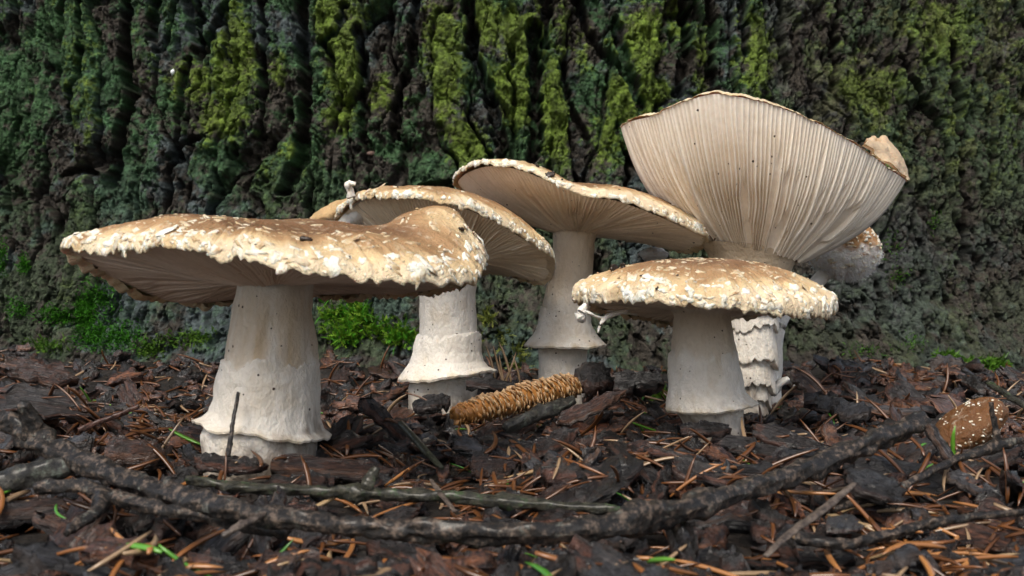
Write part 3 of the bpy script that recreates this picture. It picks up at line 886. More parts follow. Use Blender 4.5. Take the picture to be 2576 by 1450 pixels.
gills(cap4, c4, P(1888, 640, 53), 2.25, (-0.22, 0.0), lambda s: 0.66 * s ** 1.1 + 0.34 * s ** 5, 176, 0.28, (0.92, 0.84, 0.73), inset=0.008, lift=0.0, seed=14, rows=40, per=8)
patch('torn_flap', [[(2168,368,50.2),(2200,392,50.8),(2240,425,51.6),(2281,458,53.2)], [(2178,362,51.4),(2210,372,52),(2246,400,52.6),(2280,446,53.6)], [(2176,356,53),(2204,364,53.4),(2226,352,53.6),(2262,410,54.0)], [(2190,352,53.6),(2208,352,53.8),(2228,350,53.8),(2236,368,54.2)]], M_cap, cap4, (0.64, 0.50, 0.34), thick=0.16, rough=0.12, seed=7)

# --- front right mushroom with knobbly margin
m6 = empty('mushroom', P(1795, 1100, 43.7))
tag(m6, 'mushroom with low domed cap and thick white knobbly margin in front of the funnel cap', 'mushroom')
c6 = [(2108,784,43.7),(2080,797,41),(1990,795,39.4),(1900,789,38.7),(1790,778,38.4),(1690,767,38.8),(1580,765,40),(1490,762,41.6),(1440,750,44),
      (1490,780,46.8),(1580,798,48.2),(1700,822,48.8),(1800,815,48.9),(1920,800,48.6),(2020,795,47.4),(2090,790,45.5)]
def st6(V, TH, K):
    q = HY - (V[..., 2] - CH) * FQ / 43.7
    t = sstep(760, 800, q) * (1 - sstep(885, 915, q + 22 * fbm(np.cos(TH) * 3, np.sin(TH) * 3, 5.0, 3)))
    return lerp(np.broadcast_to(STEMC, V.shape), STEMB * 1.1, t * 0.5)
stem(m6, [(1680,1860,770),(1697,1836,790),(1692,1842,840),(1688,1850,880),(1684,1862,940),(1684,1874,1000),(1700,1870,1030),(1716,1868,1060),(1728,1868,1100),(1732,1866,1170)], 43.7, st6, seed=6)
ring(m6, [(1697,1846,880),(1686,1852,895,0,.30),(1682,1862,940),(1678,1878,990,-3),(1674,1893,1012,-8,.03),(1674,1908,1022,-10,.06),(1678,1906,1027,-10,.06),(1702,1874,1022,-5)], 43.7, seed=16, m=100)
cap6, V6, s6, t6 = cap_top(m6, c6, P(1760, 652, 43.7), dome(2.7), 0.45, cap_colour(0.62, 0.28, 0.15, 5.0), jag=0.16, seed=10, rough=0.05)
warts(cap6, V6, s6, t6, 380, 440, 0.08, 0.11, hgt=.022, seed=8, rimmax=0.13, bias=2.0)
gills(cap6, c6, P(1766, 778, 43.7), 1.12, (0.0, 0.0), lambda s: s, 190, 0.20, (0.80, 0.68, 0.56), inset=0.05, lift=0.12, seed=15)
for q in [(1610,690,.08),(1645,726,.10),(1660,700,.05),(1540,668,.22),(1560,664,.18),(1700,690,.05)]: crumb_on(V6, *q)
Vt, Ft = merge([tube([P(1478,768,42.4), P(1466,782,42.2), P(1461,798,42.2), P(1472,806,42.3)], [.20, .15, .24, .08], 12, 5, .5, seed=1),
                tube([P(1474,784,42.2), P(1500,797,42.0), P(1520,802,42.2), P(1548,790,42.6)], [.16, .11, .17, .10], 10, 5, .6, .5, seed=2),
                tube([P(1575,782,42.4), P(1535,794,42.0), P(1514,810,41.8), P(1504,838,41.8)], [.20, .20, .14, .06], 10, 5, .4, .5, seed=3),
                tube([P(1600,792,45), P(1560,786,44.6), P(1530,783,44)], [.12, .16, .08], 10, 5, .4, .4, seed=4)])
part('torn_veil', Vt, Ft, M_veil, cap6, col=(0.84, 0.80, 0.74))

# --- old mouldy mushroom behind
m5 = empty('mushroom', P(1930, 1000, 58))
tag(m5, 'old mushroom with closed tan cap sprouting white mould, behind the funnel cap', 'mushroom')
axis = [P(1938, 1050, 57), P(1945, 930, 57.2), P(1962, 810, 58), P(2040, 725, 60), P(2105, 660, 61)]
Vt, Ft = tube(axis, [.5, .45, .40, .38, .4], 24, 10, .12, seed=4)
part('stem', Vt, Ft, M_stem, m5, col=(0.78, 0.75, 0.70))
th = np.linspace(0, 2 * pi, 120, endpoint=False); ph = np.linspace(0.02, pi - 0.02, 70)
TH, PH = np.meshgrid(th, ph)
c5 = P(2122, 625, 60.5)
lob = 1 + 0.07 * fbm(np.cos(TH) * 2, np.sin(TH) * 2, PH * 2, 4)
nx, nyy, nz = np.sin(PH) * np.cos(TH), np.sin(PH) * np.sin(TH), np.cos(PH)
B5 = c5 + np.stack([1.95 * lob * nx, 1.8 * lob * nyy, 1.65 * lob * nz], -1)
f5 = sstep(-0.2, 0.15, nz + 0.3 * nx + 0.35 * fbm(nx * 3, nyy * 3, nz * 3 + 5, 3))
cap5 = part('cap', B5.reshape(-1, 3), gridfaces(120, 70, True), M_cap, m5, col=lerp(np.broadcast_to(np.array([.86, .85, .83]), B5.shape), np.array([.42, .23, .09]), f5).reshape(-1, 3))
items = []
Nn = norm(B5 - c5)
for _ in range(260):
    i, j = rng.integers(4, 60), rng.integers(120)
    n_ = Nn[i, j]; ta = norm(np.cross(n_, np.array([0, 0, 1.0]))); tb = np.cross(n_, ta)
    items.append((B5[i, j], ta, tb, n_, .12 * rng.lognormal(0, .4), .09, .08))
Vw, Fw = wart_mesh(items); part('warts', Vw, Fw, M_wart, cap5, kind='stuff')
# mould hairs
hv, hf = [], []
for _ in range(6500):
    i, j = rng.integers(38, 68), rng.integers(120)
    p = B5[i, j]; n_ = norm(Nn[i, j] + rng.normal(0, .5, 3)); L = rng.uniform(.08, .42)
    w = norm(np.cross(n_, rng.normal(size=3))) * 0.009
    b0 = len(hv) * 4
    mid = p + n_ * L * .6 + rng.normal(0, .04, 3); tip = p + n_ * L + np.array([0, 0, -.10])
    hv.append(np.array([p - w, p + w, mid + w * .7, mid - w * .7])); hf.append([b0, b0 + 1, b0 + 2, b0 + 3])
part('mould', np.vstack(hv), np.array(hf), M_veil, cap5, col=(.85, .85, .85), kind='stuff')

# --- small white button behind
m8 = empty('mushroom', P(1745, 930, 59))
tag(m8, 'small white button mushroom glimpsed below the tilted tan cap', 'mushroom')
Vt, Ft = tube([P(1745, 990, 59), P(1735, 860, 59), P(1700, 740, 59), P(1655, 660, 59)], [.45, .4, .38, .4], 20, 8, .1, seed=6)
part('stem', Vt, Ft, M_stem, m8, col=STEMC)
c8 = P(1645, 640, 59)
lob = 1 + 0.10 * fbm(np.cos(TH) * 2 + 4, np.sin(TH) * 2, PH * 2, 4)
B8 = c8 + np.stack([.78 * lob * nx, .7 * lob * nyy, .36 * lob * nz], -1)
part('cap', B8.reshape(-1, 3), gridfaces(120, 70, True), M_veil, m8, col=(.74, .75, .78))

# --- brown cap pushing up at the right
m7 = empty('mushroom', P(2440, 1110, 41))
tag(m7, 'small brown wart-flecked cap pushing up through the litter beside the thin twig', 'mushroom')
c7 = P(2436, 1075, 41)
lob = 1 + 0.05 * fbm(np.cos(TH) * 2 + 9, np.sin(TH) * 2, PH * 2, 4)
B7 = np.stack([1.42 * lob * nx, 1.3 * lob * nyy, 1.05 * lob * nz], -1)
ca, sa = math.cos(radians(20)), math.sin(radians(20))
B7 = np.stack([B7[..., 0] * ca + B7[..., 2] * sa * .6, B7[..., 1], B7[..., 2] * ca + B7[..., 0] * sa], -1) + c7
cap7 = part('cap', B7.reshape(-1, 3), gridfaces(120, 70, True), M_cap, m7, col=(.15, .065, .02))
N7 = norm(B7 - c7); items = []
for _ in range(110):
    i, j = rng.integers(3, 48), rng.integers(120)
    n_ = N7[i, j]; ta = norm(np.cross(n_, np.array([0.3, 0, 1.0]))); tb = np.cross(n_, ta)
    items.append((B7[i, j], ta, tb, n_, .055 * rng.lognormal(0, .5), .04, .02))
Vw, Fw = wart_mesh(items); part('warts', Vw, Fw, M_wart, cap7, kind='stuff')
Vt, Ft = tube([P(2440, 1190, 41), P(2440, 1120, 41), P(2440, 1075, 41)], [.7, .7, .7], 20, 6, .1, seed=2)
part('stem', Vt, Ft, M_stem, m7, col=STEMC)

# ------------------------------------------------------------------ branches and twigs on the ground
twig_lines = []
def twig(name, label, cat, pts, rads, mat, n=14, seg=10, rough=0.35, flat=1.0, seed=0, knots=(), stubs=()):
    """pts: (qx, qy, d), rads in photo units"""
    p3 = np.array([P(*p) for p in pts]); r = np.array(rads, float) * np.array([p[2] for p in pts]) / FQ
    V, F = tube(p3, r, n, seg, rough, flat, seed, knots)
    loc = p3[len(p3) // 2]
    twig_lines.append((catmull(p3, 60), r.max()))
    if not stubs:
        return tag(mesh_thing(name, V, F, mat, loc), label, cat)
    root = empty(name, loc); tag(root, label, cat)
    part('main_stem', V, F, mat, root)
    for i, (sp, sr) in enumerate(stubs):
        s3 = np.array([P(*p) for p in sp]); rr_ = np.array(sr) * np.array([p[2] for p in sp]) / FQ
        Vs, Fs = tube(s3, rr_, 10, 7, rough, 1, seed + i + 1)
        part('side_twig', Vs, Fs, mat, root)
    return root

twig('fallen_branch', 'long bowed dark branch with lichen lying across in front of the mushrooms', 'branch',
     [(15,1058,32.5),(80,1095,31.8),(150,1140,30.8),(250,1185,29.6),(380,1232,28.2),(500,1264,26.6),(620,1289,25.6),(760,1310,24.9),(900,1324,24.4),(1050,1335,24.1),(1250,1341,24),(1400,1337,24.1),(1550,1318,24.6),(1620,1300,25.2),(1700,1285,25.9),(1850,1240,27.6),(2000,1195,29.8),(2150,1130,31.6),(2260,1085,33.2),(2325,1060,34)],
     [26,31,28,26,25,26,26,27,27,26,26,27,32,39,29,26,25,24,24,22], M_twig, n=20, seg=12, rough=0.36, seed=3,
     knots=[(0.19, .22, .012), (.31, .2, .012), (.47, .15, .01), (.68, .25, .012), (.82, .16, .012), (.56, .12, .01)],
     stubs=[([(85,1100,31.6),(70,1050,31.4),(60,1015,31.2)], [26, 24, 17]), ([(430,1248,27.4),(425,1225,27.6),(418,1200,27.6)], [18, 15, 8]), ([(1590,1300,26),(1592,1275,26.3),(1585,1262,26.4)], [26, 24, 10])])
twig('fallen_branch', 'thinner forked branch tucked under the long bowed branch', 'branch',
     [(90,1225,28.2),(200,1224,28),(265,1248,27.6),(360,1272,27),(450,1288,26.6),(560,1310,26.2),(640,1328,25.9),(720,1348,25.6)], [16,17,22,17,16,15,14,11], M_twig, seed=8, rough=.4,
     stubs=[([(262,1248,27.6),(240,1290,26.6),(205,1315,26.0),(168,1342,25.4)], [22, 17, 15, 10])])
twig('fallen_branch', 'pale grey lichened branch end crossing under the left of the bowed branch', 'branch',
     [(-90,1235,30),(0,1218,30),(90,1196,30.2),(185,1172,30.5)], [36,34,32,24], M_twig_lichen, seed=5, rough=.3)
twig('mossy_twig', 'thin straight twig coated in green moss behind the bowed branch', 'twig',
     [(470,1207,31.5),(600,1226,31),(760,1235,30.6),(900,1241,30.4),(1100,1250,30.2),(1300,1264,29.8),(1450,1276,29.4),(1560,1284,29.2)], [11,14,14,15,14,15,13,10], M_twig_moss, seed=6, rough=.5, knots=[(.42,.5,.02),(.75,.5,.02)],
     stubs=[([(915,1240,30.4),(930,1210,30.5),(948,1176,30.6)], [17, 15, 8])])
twig('twig', 'thin dark twig with an upright broken stub beside the small brown cap', 'twig',
     [(2100,1282,30),(2130,1273,30.3),(2248,1234,31.3),(2342,1187,32.4),(2420,1152,33.3),(2510,1122,34),(2570,1108,34.2)], [6,9,10,10,10,15,8], M_twig, seed=9, rough=.35,
     stubs=[([(2508,1124,34),(2505,1085,34),(2498,1050,34),(2494,1012,34)], [12, 8, 7, 6])])
twig('twig', 'knobbly dark twig lying nearly parallel to the pale wood sliver at right', 'twig',
     [(2000,1350,26),(2106,1370,25.8),(2185,1358,26),(2303,1328,26.7),(2362,1312,27),(2470,1300,27.2),(2600,1285,27.4)], [14,15,13,12,14,9,8], M_twig, seed=10, rough=.45)
twig('twig', 'short straight greenish twig poking in above the small brown cap', 'twig',
     [(2488,965,44),(2530,992,43),(2600,1035,42)], [8,8,8], M_twig_moss, seed=11)
twig('twig', 'slim black twig leaning against the thickest white stem', 'twig',
     [(600,988,33.9),(590,1040,33.5),(582,1090,33.2),(573,1150,33.0)], [4.5,5,5.5,7], M_twig, seed=12, n=10)
twig('twig', 'shiny red-brown twig among orange needles left of the thickest stem', 'twig',
     [(198,1084,37.5),(250,1062,37.8),(300,1043,38),(350,1021,38.2)], [8,8,7,6], M_twig_red, seed=13, n=10)
twig('twig', 'straight olive-green stick sloping down below the cone', 'twig',
     [(1008,1066,39),(1040,1100,37.6),(1075,1140,36),(1112,1178,35)], [8,9,9,6], M_twig_green, seed=14, n=10, rough=.12)
twig('twig', 'pale grey stick propped over the bowed branch', 'twig',
     [(560,1350,24.2),(600,1325,24.4),(640,1305,24.8),(690,1282,25.4)], [8,9,9,7], M_twig_pale, seed=15, n=10)
twig('twig', 'dark stick with white lichen patches lying along the cone', 'twig',
     [(1270,1078,42),(1330,1050,42.5),(1390,1030,43),(1440,1008,43.6)], [14,17,17,14], M_twig_lichen, seed=16)
twig('wood_sliver', 'long pale brown wood sliver slanting up from the litter', 'wood sliver',
     [(1925,1400,23.6),(1985,1345,24.6),(2060,1290,25.6),(2110,1250,26.4),(2150,1216,27)], [9,12,15,13,8], M_twig_pale, seed=17, n=10, flat=.5, rough=.15)
twig('wood_sliver', 'grey-purple wood sliver leaning on the mossy twig', 'wood sliver',
     [(1085,1208,31),(1110,1245,30),(1145,1288,29)], [6,10,8], M_twig_pale, seed=18, n=8, flat=.5, rough=.2)

# ------------------------------------------------------------------ spruce cone stripped of its scales
ca_, cb_ = P(1148, 1046, 43.2), P(1455, 968, 47.2)
cone = empty('spruce_cone', (ca_ + cb_) / 2 - np.array([0, 0, .6]))
tag(cone, 'orange-brown chewed spruce cone lying between the mushroom stems', 'cone')
ax_ = norm(cb_ - ca_); Lc = np.linalg.norm(cb_ - ca_)
Vt, Ft = tube([ca_, ca_ + ax_ * Lc * .15, (ca_ + cb_) / 2, cb_ - ax_ * Lc * .1, cb_], [.28, .42, .47, .45, .3], 20, 8, .1)
part('core', Vt, Ft, M_cone, cone, col=(.30, .14, .04))
e1 = norm(np.cross(ax_, [0, 0, 1.0])); e2 = np.cross(e1, ax_)
sv, sf, scol = [], [], []
ns = 430
for k in range(ns):
    t = (k + .5) / ns; a = k * 2.39996
    r0 = np.interp(t, [0, .15, .5, .9, 1], [.18, .34, .44, .45, .25])
    rad = e1 * math.cos(a) + e2 * math.sin(a); tan = np.cross(ax_, rad)
    p = ca_ + ax_ * Lc * t + rad * r0
    if rng.random() < .06: continue
    p = p + rng.normal(0, .02, 3)
    L = .22 * rng.uniform(.6, 1.3); w = .17 * rng.uniform(.75, 1.25)
    d_ = norm(rad * .7 - ax_ * .45 + rng.normal(0, .24, 3))
    b0 = len(sv) * 8
    nn = np.cross(tan, d_) * .03
    o = [p - tan * w, p + tan * w, p + d_ * L + tan * w * .8, p + d_ * L - tan * w * .8]
    q = [x + nn for x in o]; o[2] = o[2] + ax_ * .05; q[2] = q[2] + ax_ * .05
    sv.append(np.array(o + q))
    for f in [(0, 1, 2, 3), (7, 6, 5, 4), (0, 4, 5, 1), (1, 5, 6, 2), (2, 6, 7, 3), (3, 7, 4, 0)]:
        sf.append([b0 + i for i in f])
    cc = np.array([.34, .23, .125]) if t > .12 else np.array([.38, .19, .06])
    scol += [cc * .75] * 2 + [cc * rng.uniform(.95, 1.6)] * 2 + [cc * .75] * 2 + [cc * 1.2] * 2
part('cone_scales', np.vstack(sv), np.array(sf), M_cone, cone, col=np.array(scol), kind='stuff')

# ------------------------------------------------------------------ litter
hx0, hy0, hst = -62.0, 12.0, 0.2
hnx, hny = 620, 400
HX, HYY = np.meshgrid(hx0 + np.arange(hnx) * hst, hy0 + np.arange(hny) * hst)
HM = ground_h(HX, HYY)
def hm(x, y):
    i = np.clip(((np.asarray(x) - hx0) / hst).astype(int), 0, hnx - 1); j = np.clip(((np.asarray(y) - hy0) / hst).astype(int), 0, hny - 1)
    return HM[j, i]
obst = [(m1, 1.9, 36), (m2, 1.5, 51), (m3, 1.2, 55), (m4, 1.1, 53), (m6, 1.3, 43.7), (m5, .6, 57), (m8, .4, 59), (m7, 1.1, 41)]
obst = [(o.location[0] / S, o.location[1] / S, r_) for o, r_, _ in obst]
tl = np.concatenate([np.column_stack([c_, np.full(len(c_), r_)]) for c_, r_ in twig_lines])
cone_l = np.array([ca_ + (cb_ - ca_) * t for t in np.linspace(0, 1, 30)])
tl = np.concatenate([tl, np.column_stack([cone_l, np.full(30, .55)])])

def chip_mesh(name, mat, seed, nu=10, nv=8):
    """ragged flake of unit half-length 1 x 1 x 1 (scaled per object): two sheets joined round a broken outline"""
    r = np.random.default_rng(seed)
    u = np.linspace(-1, 1, nu); v = np.linspace(-1, 1, nv)
    U, Vv = np.meshgrid(u, v)
    prof = (1 - 0.55 * np.abs(u) ** r.uniform(2, 5)) * (1 + r.normal(0, .13, nu))
    endj = r.normal(0, .16, nv)
    X = U + endj[:, None] * np.abs(U) ** 3 * np.sign(U) * np.where(U > 0, 1, r.uniform(-1, 1))
    Y = Vv * prof[None] + r.normal(0, .05, U.shape)
    bend = r.uniform(-.5, .5) * U ** 2 + r.uniform(-.5, .5) * Vv ** 2 + r.uniform(-.3, .3) * U * Vv
    zt = .5 + r.normal(0, .30, nv)[:, None] * (1 + .3 * r.normal(0, 1, U.shape)) + r.normal(0, .14, U.shape) + bend; zb = -.5 + r.normal(0, .15, U.shape) + bend
    rimw = np.maximum(np.abs(U), np.abs(Vv)) > .99
    zt = np.where(rimw, zt * .6, zt)
    top = np.stack([X, Y, zt], -1).reshape(-1, 3); bot = np.stack([X * .96, Y * .93, zb], -1).reshape(-1, 3)
    F = gridfaces(nu, nv); n0 = nu * nv
    Fb = F[:, ::-1] + n0
    rim_ = list(range(nu)) + [k * nu + nu - 1 for k in range(1, nv)] + [(nv - 1) * nu + k for k in range(nu - 2, -1, -1)] + [k * nu for k in range(nv - 2, 0, -1)]
    side = [(rim_[(i + 1) % len(rim_)], rim_[i], rim_[i] + n0, rim_[(i + 1) % len(rim_)] + n0) for i in range(len(rim_))]
    return np.vstack([top, bot]), np.vstack([F, Fb, np.array(side)])

chip_shapes = [chip_mesh('bark_chip', None, 100 + i) for i in range(9)]
chip_mats = [M_chip_dark, M_chip_red, M_chip_grey]
chip_data = [[make_mesh('bark_chip', V / 1.0, F, m_, smooth=False) for V, F in chip_shapes] for m_ in chip_mats]
# unit meshes are in cm units (1 cm half length); object scale gives the real size

def rot_zyx(rx, ry, rz):
    cx_, sx_, cy_, sy_, cz_, sz_ = math.cos(rx), math.sin(rx), math.cos(ry), math.sin(ry), math.cos(rz), math.sin(rz)
    Rx = np.array([[1, 0, 0], [0, cx_, -sx_], [0, sx_, cx_]]); Ry = np.array([[cy_, 0, sy_], [0, 1, 0], [-sy_, 0, cy_]]); Rz = np.array([[cz_, -sz_, 0], [sz_, cz_, 0], [0, 0, 1]])
    return Rz @ Ry @ Rx

def blocked(x, y, rad, ztop):
    for ox, oy, r_ in obst:
        if (x - ox) ** 2 + (y - oy) ** 2 < (r_ * .92 + rad * .30) ** 2: return True
    d2 = (tl[:, 0] - x) ** 2 + (tl[:, 1] - y) ** 2
    near = d2 < (rad * .9 + tl[:, 3]) ** 2
    return bool(np.any(near & (tl[:, 2] - tl[:, 3] * .2 < ztop)))

def stamp(x, y, lx, ly, yaw, top):
    i0, i1 = int((x - lx - hx0) / hst), int((x + lx - hx0) / hst) + 1
    j0, j1 = int((y - lx - hy0) / hst), int((y + lx - hy0) / hst) + 1
    i0, j0 = max(i0, 0), max(j0, 0); i1, j1 = min(i1, hnx), min(j1, hny)
    if i1 <= i0 or j1 <= j0: return
    X, Y = HX[j0:j1, i0:i1] - x, HYY[j0:j1, i0:i1] - y
    a, c_ = X * math.cos(yaw) + Y * math.sin(yaw), -X * math.sin(yaw) + Y * math.cos(yaw)
    m = (np.abs(a) < lx * .9) & (np.abs(c_) < ly * .85)
    sub = HM[j0:j1, i0:i1]; sub[m] = np.maximum(sub[m], top)

# loose litter does not bury the things that lie open in the photograph
open_boxes = [(1690, 1880, 960, 1082, 43.5), (500, 815, 1000, 1140, 35.5), (1130, 1460, 950, 1085, 45), (2330, 2520, 970, 1078, 41), (1010, 1215, 930, 1000, 51), (1345, 1480, 860, 950, 55), (1840, 1945, 900, 1035, 53), (2470, 2530, 1000, 1130, 34), (1000, 1115, 1060, 1180, 36), (1270, 1440, 1000, 1085, 42)]
open_lines = []
for c_, r_ in twig_lines[:6]:
    a_, b_ = proj(c_); o_ = np.argsort(a_)
    open_lines.append((a_[o_], b_[o_], c_[o_, 1], r_))
def hides(x, y, ztop, half):
    qa, qb = proj(np.array([x, y, ztop])); hw = half * FQ / y
    for x0, x1, y0, y1, d in open_boxes:
        if y < d and qa + hw > x0 and qa - hw < x1 and qb < y1 - 4: return True
    for a_, b_, d_, r_ in open_lines:
        for dx in (-hw * .8, -hw * .4, 0, hw * .4, hw * .8):
            if a_[0] < qa + dx < a_[-1]:
                dd = np.interp(qa + dx, a_, d_)
                if y < dd + .3 and qb < np.interp(qa + dx, a_, b_) + .5 * r_ * FQ / dd: return True
    return False
placed = []
def try_chip(x, y, L, W, T, tiltmax, lim):
    yaw = rng.uniform(0, 6.28)
    ex, ey = math.cos(yaw) * L * .7, math.sin(yaw) * L * .7
    za, zb, zc = float(hm(x - ex, y - ey)), float(hm(x + ex, y + ey)), float(hm(x, y))
    zs = max((za + zb) / 2, zc - .05)
    if zs + T > lim + ground_h(x, y) + .55: return
    if y > float(bark_y(x, zs + .5)) - L * .6: return
    pitch = -math.atan2(zb - za, 1.4 * L) * .8 + rng.normal(0, tiltmax)
    roll = rng.normal(0, tiltmax * 1.4)
    lift = abs(math.sin(roll)) * W * .35 + abs(math.sin(pitch)) * L * .12
    z = zs + T * .45 + lift * .6
    if blocked(x, y, max(W, L * .6), z + T * .5 + lift): return
    if hides(x, y, z + T * .5 + abs(math.sin(pitch)) * L + abs(math.sin(roll)) * W, (L * abs(math.cos(yaw)) + W * abs(math.sin(yaw)))): return
    stamp(x, y, L, W, yaw, z + T * .35)
    placed.append((x, y, z, L, W, T, roll, pitch, yaw))

def rand_xy(y0=16, y1=72):
    y = rng.uniform(y0 ** 1.0, y1); x = rng.uniform(-1, 1) * (0.56 * y + 5)
    return x, y
for _ in range(1100):                       # small crumbs first
    x, y = rand_xy(); L = .35 * rng.lognormal(0, .35)
    try_chip(x, y, L, L * rng.uniform(.4, .8), L * rng.uniform(.25, .5), .25, .35)
for _ in range(1900):
    x, y = rand_xy(16, 72); L = .62 * rng.lognormal(0, .40)
    if y < 28: L *= .75
    try_chip(x, y, L, L * rng.uniform(.3, .65), rng.uniform(.16, .40), .34, .85 if y > 32 else (.42 if y > 21 else .9))
for _ in range(380):
    x, y = rand_xy(18, 68); L = rng.uniform(.9, 1.7)
    if y < 28: L *= .65
    try_chip(x, y, L, L * rng.uniform(.25, .5), rng.uniform(.22, .5), .26, 1.0 if y > 32 else (.45 if y > 21 else 1.0))

# chips that stand out in the photograph: (qx, qy, d, half length, half width, thickness, roll, pitch, yaw, material, label)
heroes = [
 (820,1168,34.0,1.7,.40,.35,-.5,.06,-.05,1,'long red-brown bark strip against the foot of the thickest stem'),
 (575,1172,33.2,.95,.42,.34,-.5,.12,.1,0,'black wet bark chip against the foot of the thickest stem'),
 (1497,945,47.0,.75,.85,.7,-.9,-.2,.5,0,'chunky black bark lump at the end of the cone'),
 (1480,1030,42.0,1.25,.45,.32,-.8,-.42,.15,1,'orange-brown split bark chip sloping up beside the lichened stick'),
 (1770,1085,41.2,.85,.30,.40,-.7,.0,.05,0,'small black bark block at the foot of the knobbly-margined mushroom'),
 (1890,1130,38.6,1.2,.45,.34,-.7,.10,-.1,0,'grooved black bark chip just in front of the knobbly-margined mushroom'),
 (2010,1120,38.6,1.6,.40,.34,-.7,.32,-.2,0,'long purple-black bark chip sloping down right of the knobbly-margined mushroom'),
 (2030,965,50.0,.85,.48,.4,-1.1,.75,-.3,1,'upright red-black bark chip behind the mouldy mushroom stem'),
 (2075,1022,46.0,.75,.58,.45,-.9,.05,.1,0,'squarish black bark chip right of the scaly stem'),
 (2143,1030,45.2,.70,.48,.4,-.6,-.1,.3,2,'blue-grey weathered bark chip right of the scaly stem'),
 (2372,1130,33.6,.85,.42,.2,-1.1,.95,.1,2,'grey bark plank leaning on the end of the bowed branch'),
 (2205,1220,30.6,.85,.65,.3,-1.0,.25,.2,0,'fan-shaped dark bark flake under the right arm of the bowed branch'),
 (1385,1118,37.6,.85,.5,.36,-.7,-.45,.1,0,'grey-brown curved bark chip just below the cone'),
 (1432,1195,34.2,1.0,.40,.26,-.7,.75,.3,2,'ribbed charcoal bark chip standing steeply below the cone'),
 (1420,1245,31.6,.8,.5,.3,-.9,-.1,.3,1,'maroon bark chip in front of the ribbed charcoal chip'),
 (1240,1180,35.0,.7,.42,.34,-.6,.1,.2,1,'wet red bark chip between olive stick and charcoal chip'),
 (100,1012,42.5,1.7,1.0,.3,-.62,.15,.1,0,'wide flat black bark slab at the left end of the bowed branch'),
 (95,945,49.5,1.3,.9,.5,-.7,.2,.2,1,'purple-brown bark slab behind the wide black slab'),
 (335,1128,35.6,.85,.52,.5,-.5,.1,.2,1,'rotten rust-brown wood lump behind the bowed branch'),
 (1840,1192,34.0,1.7,.36,.4,-.6,.05,.03,0,'long layered black bark strip above the bowed branch'),
 (1085,1012,46.5,.75,.5,.42,-.7,-.2,.3,0,'black bark chunk at the foot of the flared-skirt mushroom'),
 (975,1065,41.0,1.3,.42,.36,-.7,.7,.3,0,'long charred bark chip leaning above the olive stick'),
 (1235,972,48.5,1.1,.36,.34,-.6,.12,.1,0,'dark ragged bark chip between the flared skirt and the cone'),
 (300,1400,22.3,.7,.4,.32,-.3,.1,.1,1,'blurred red-brown bark chip below the forked branch'),
 (1600,965,51.0,1.2,.6,.6,-1.0,.0,.1,0,'dark mossy bark block left of the knobbly-margined mushroom stem'),
]
for k, (qx, qy, d, L, W, T, ro, pi_, ya, mi, lab) in enumerate(heroes):
    p = P(qx, qy, d)
    o = link('bark_chip', chip_data[mi][k % 9], loc=p, rot=(ro + 1.0 if False else -ro * .55, pi_, ya), scale=(L, W, T))
    tag(o, lab, 'bark chip')
    stamp(p[0], p[1], L, max(W, .4), ya, p[2] + T * .4)

# the 300 loose chips that show largest stand alone, the rest is one mass
placed = np.array(placed)
qx, qy = proj(placed[:, :3])
vis = (qx > -60) & (qx < 2640) & (qy < 1500)
size = placed[:, 3] * placed[:, 4] / placed[:, 1] ** 2 * vis
order = np.argsort(-size)
chip_lab = [('wet black bark chip loose in the litter', 'loose wet black bark chips'), ('red-brown bark chip loose in the litter', 'loose red-brown bark chips'), ('dull grey bark chip loose in the litter', 'loose grey bark chips')]
rest = [[], [], []]
for r_, k in enumerate(order):
    x, y, z, L, W, T, ro, pi_, ya = placed[k]
    mi = int(rng.choice(3, p=[.52, .34, .14]))
    sh = int(rng.integers(9))
    if r_ < 300:
        o = link('bark_chip', chip_data[mi][sh], loc=(x, y, z), rot=(ro, pi_, ya), scale=(L, W, T))
        tag(o, chip_lab[mi][0], 'bark chip', chip_lab[mi][1])
    else:
        V, F = chip_shapes[sh]
        rest[mi].append(((V * np.array([L, W, T])) @ rot_zyx(ro, pi_, ya).T + np.array([x, y, z]), F))
for mi, nm in enumerate(['black', 'red-brown', 'grey']):
    V, F = merge(rest[mi])
    o = mesh_thing('bark_crumbs', V, F, chip_mats[mi], (0, 40, 0), smooth=False)
    tag(o, 'mass of small %s bark crumbs covering the forest floor' % nm, 'bark litter', kind='stuff')

# ------------------------------------------------------------------ needles
def needle_shape(seed, L=.8, w=.065):
    r = np.random.default_rng(seed)
    t = np.linspace(-1, 1, 7)
    bend = r.uniform(-.28, .28); bz_ = r.uniform(-.05, .22)
    c = np.stack([t * L, bend * L * (t ** 2 - .3), bz_ * L * (1 - t ** 2) * .6], 1)
    wd = w * np.array([.55, .95, 1, 1, .95, .75, .18])
    n = 4
    V = []
    for i in range(7):
        for k in range(n):
            a = pi / 4 + k * pi / 2
            V.append(c[i] + np.array([0, math.cos(a) * wd[i] * 1.25, math.sin(a) * wd[i] * .75]))
    V = np.array(V)
    F = list(gridfaces(n, 7, True)) + [np.array([3, 2, 1, 0]), np.array([24, 25, 26, 27])]
    return V, np.array(F)
nshapes = [needle_shape(200 + i) for i in range(8)]
nmats = [M_needle, M_needle_tan, M_needle_green]
ndata = [[make_mesh('needle', V, F, m_, smooth=True) for V, F in nshapes] for m_ in nmats]
nd = []
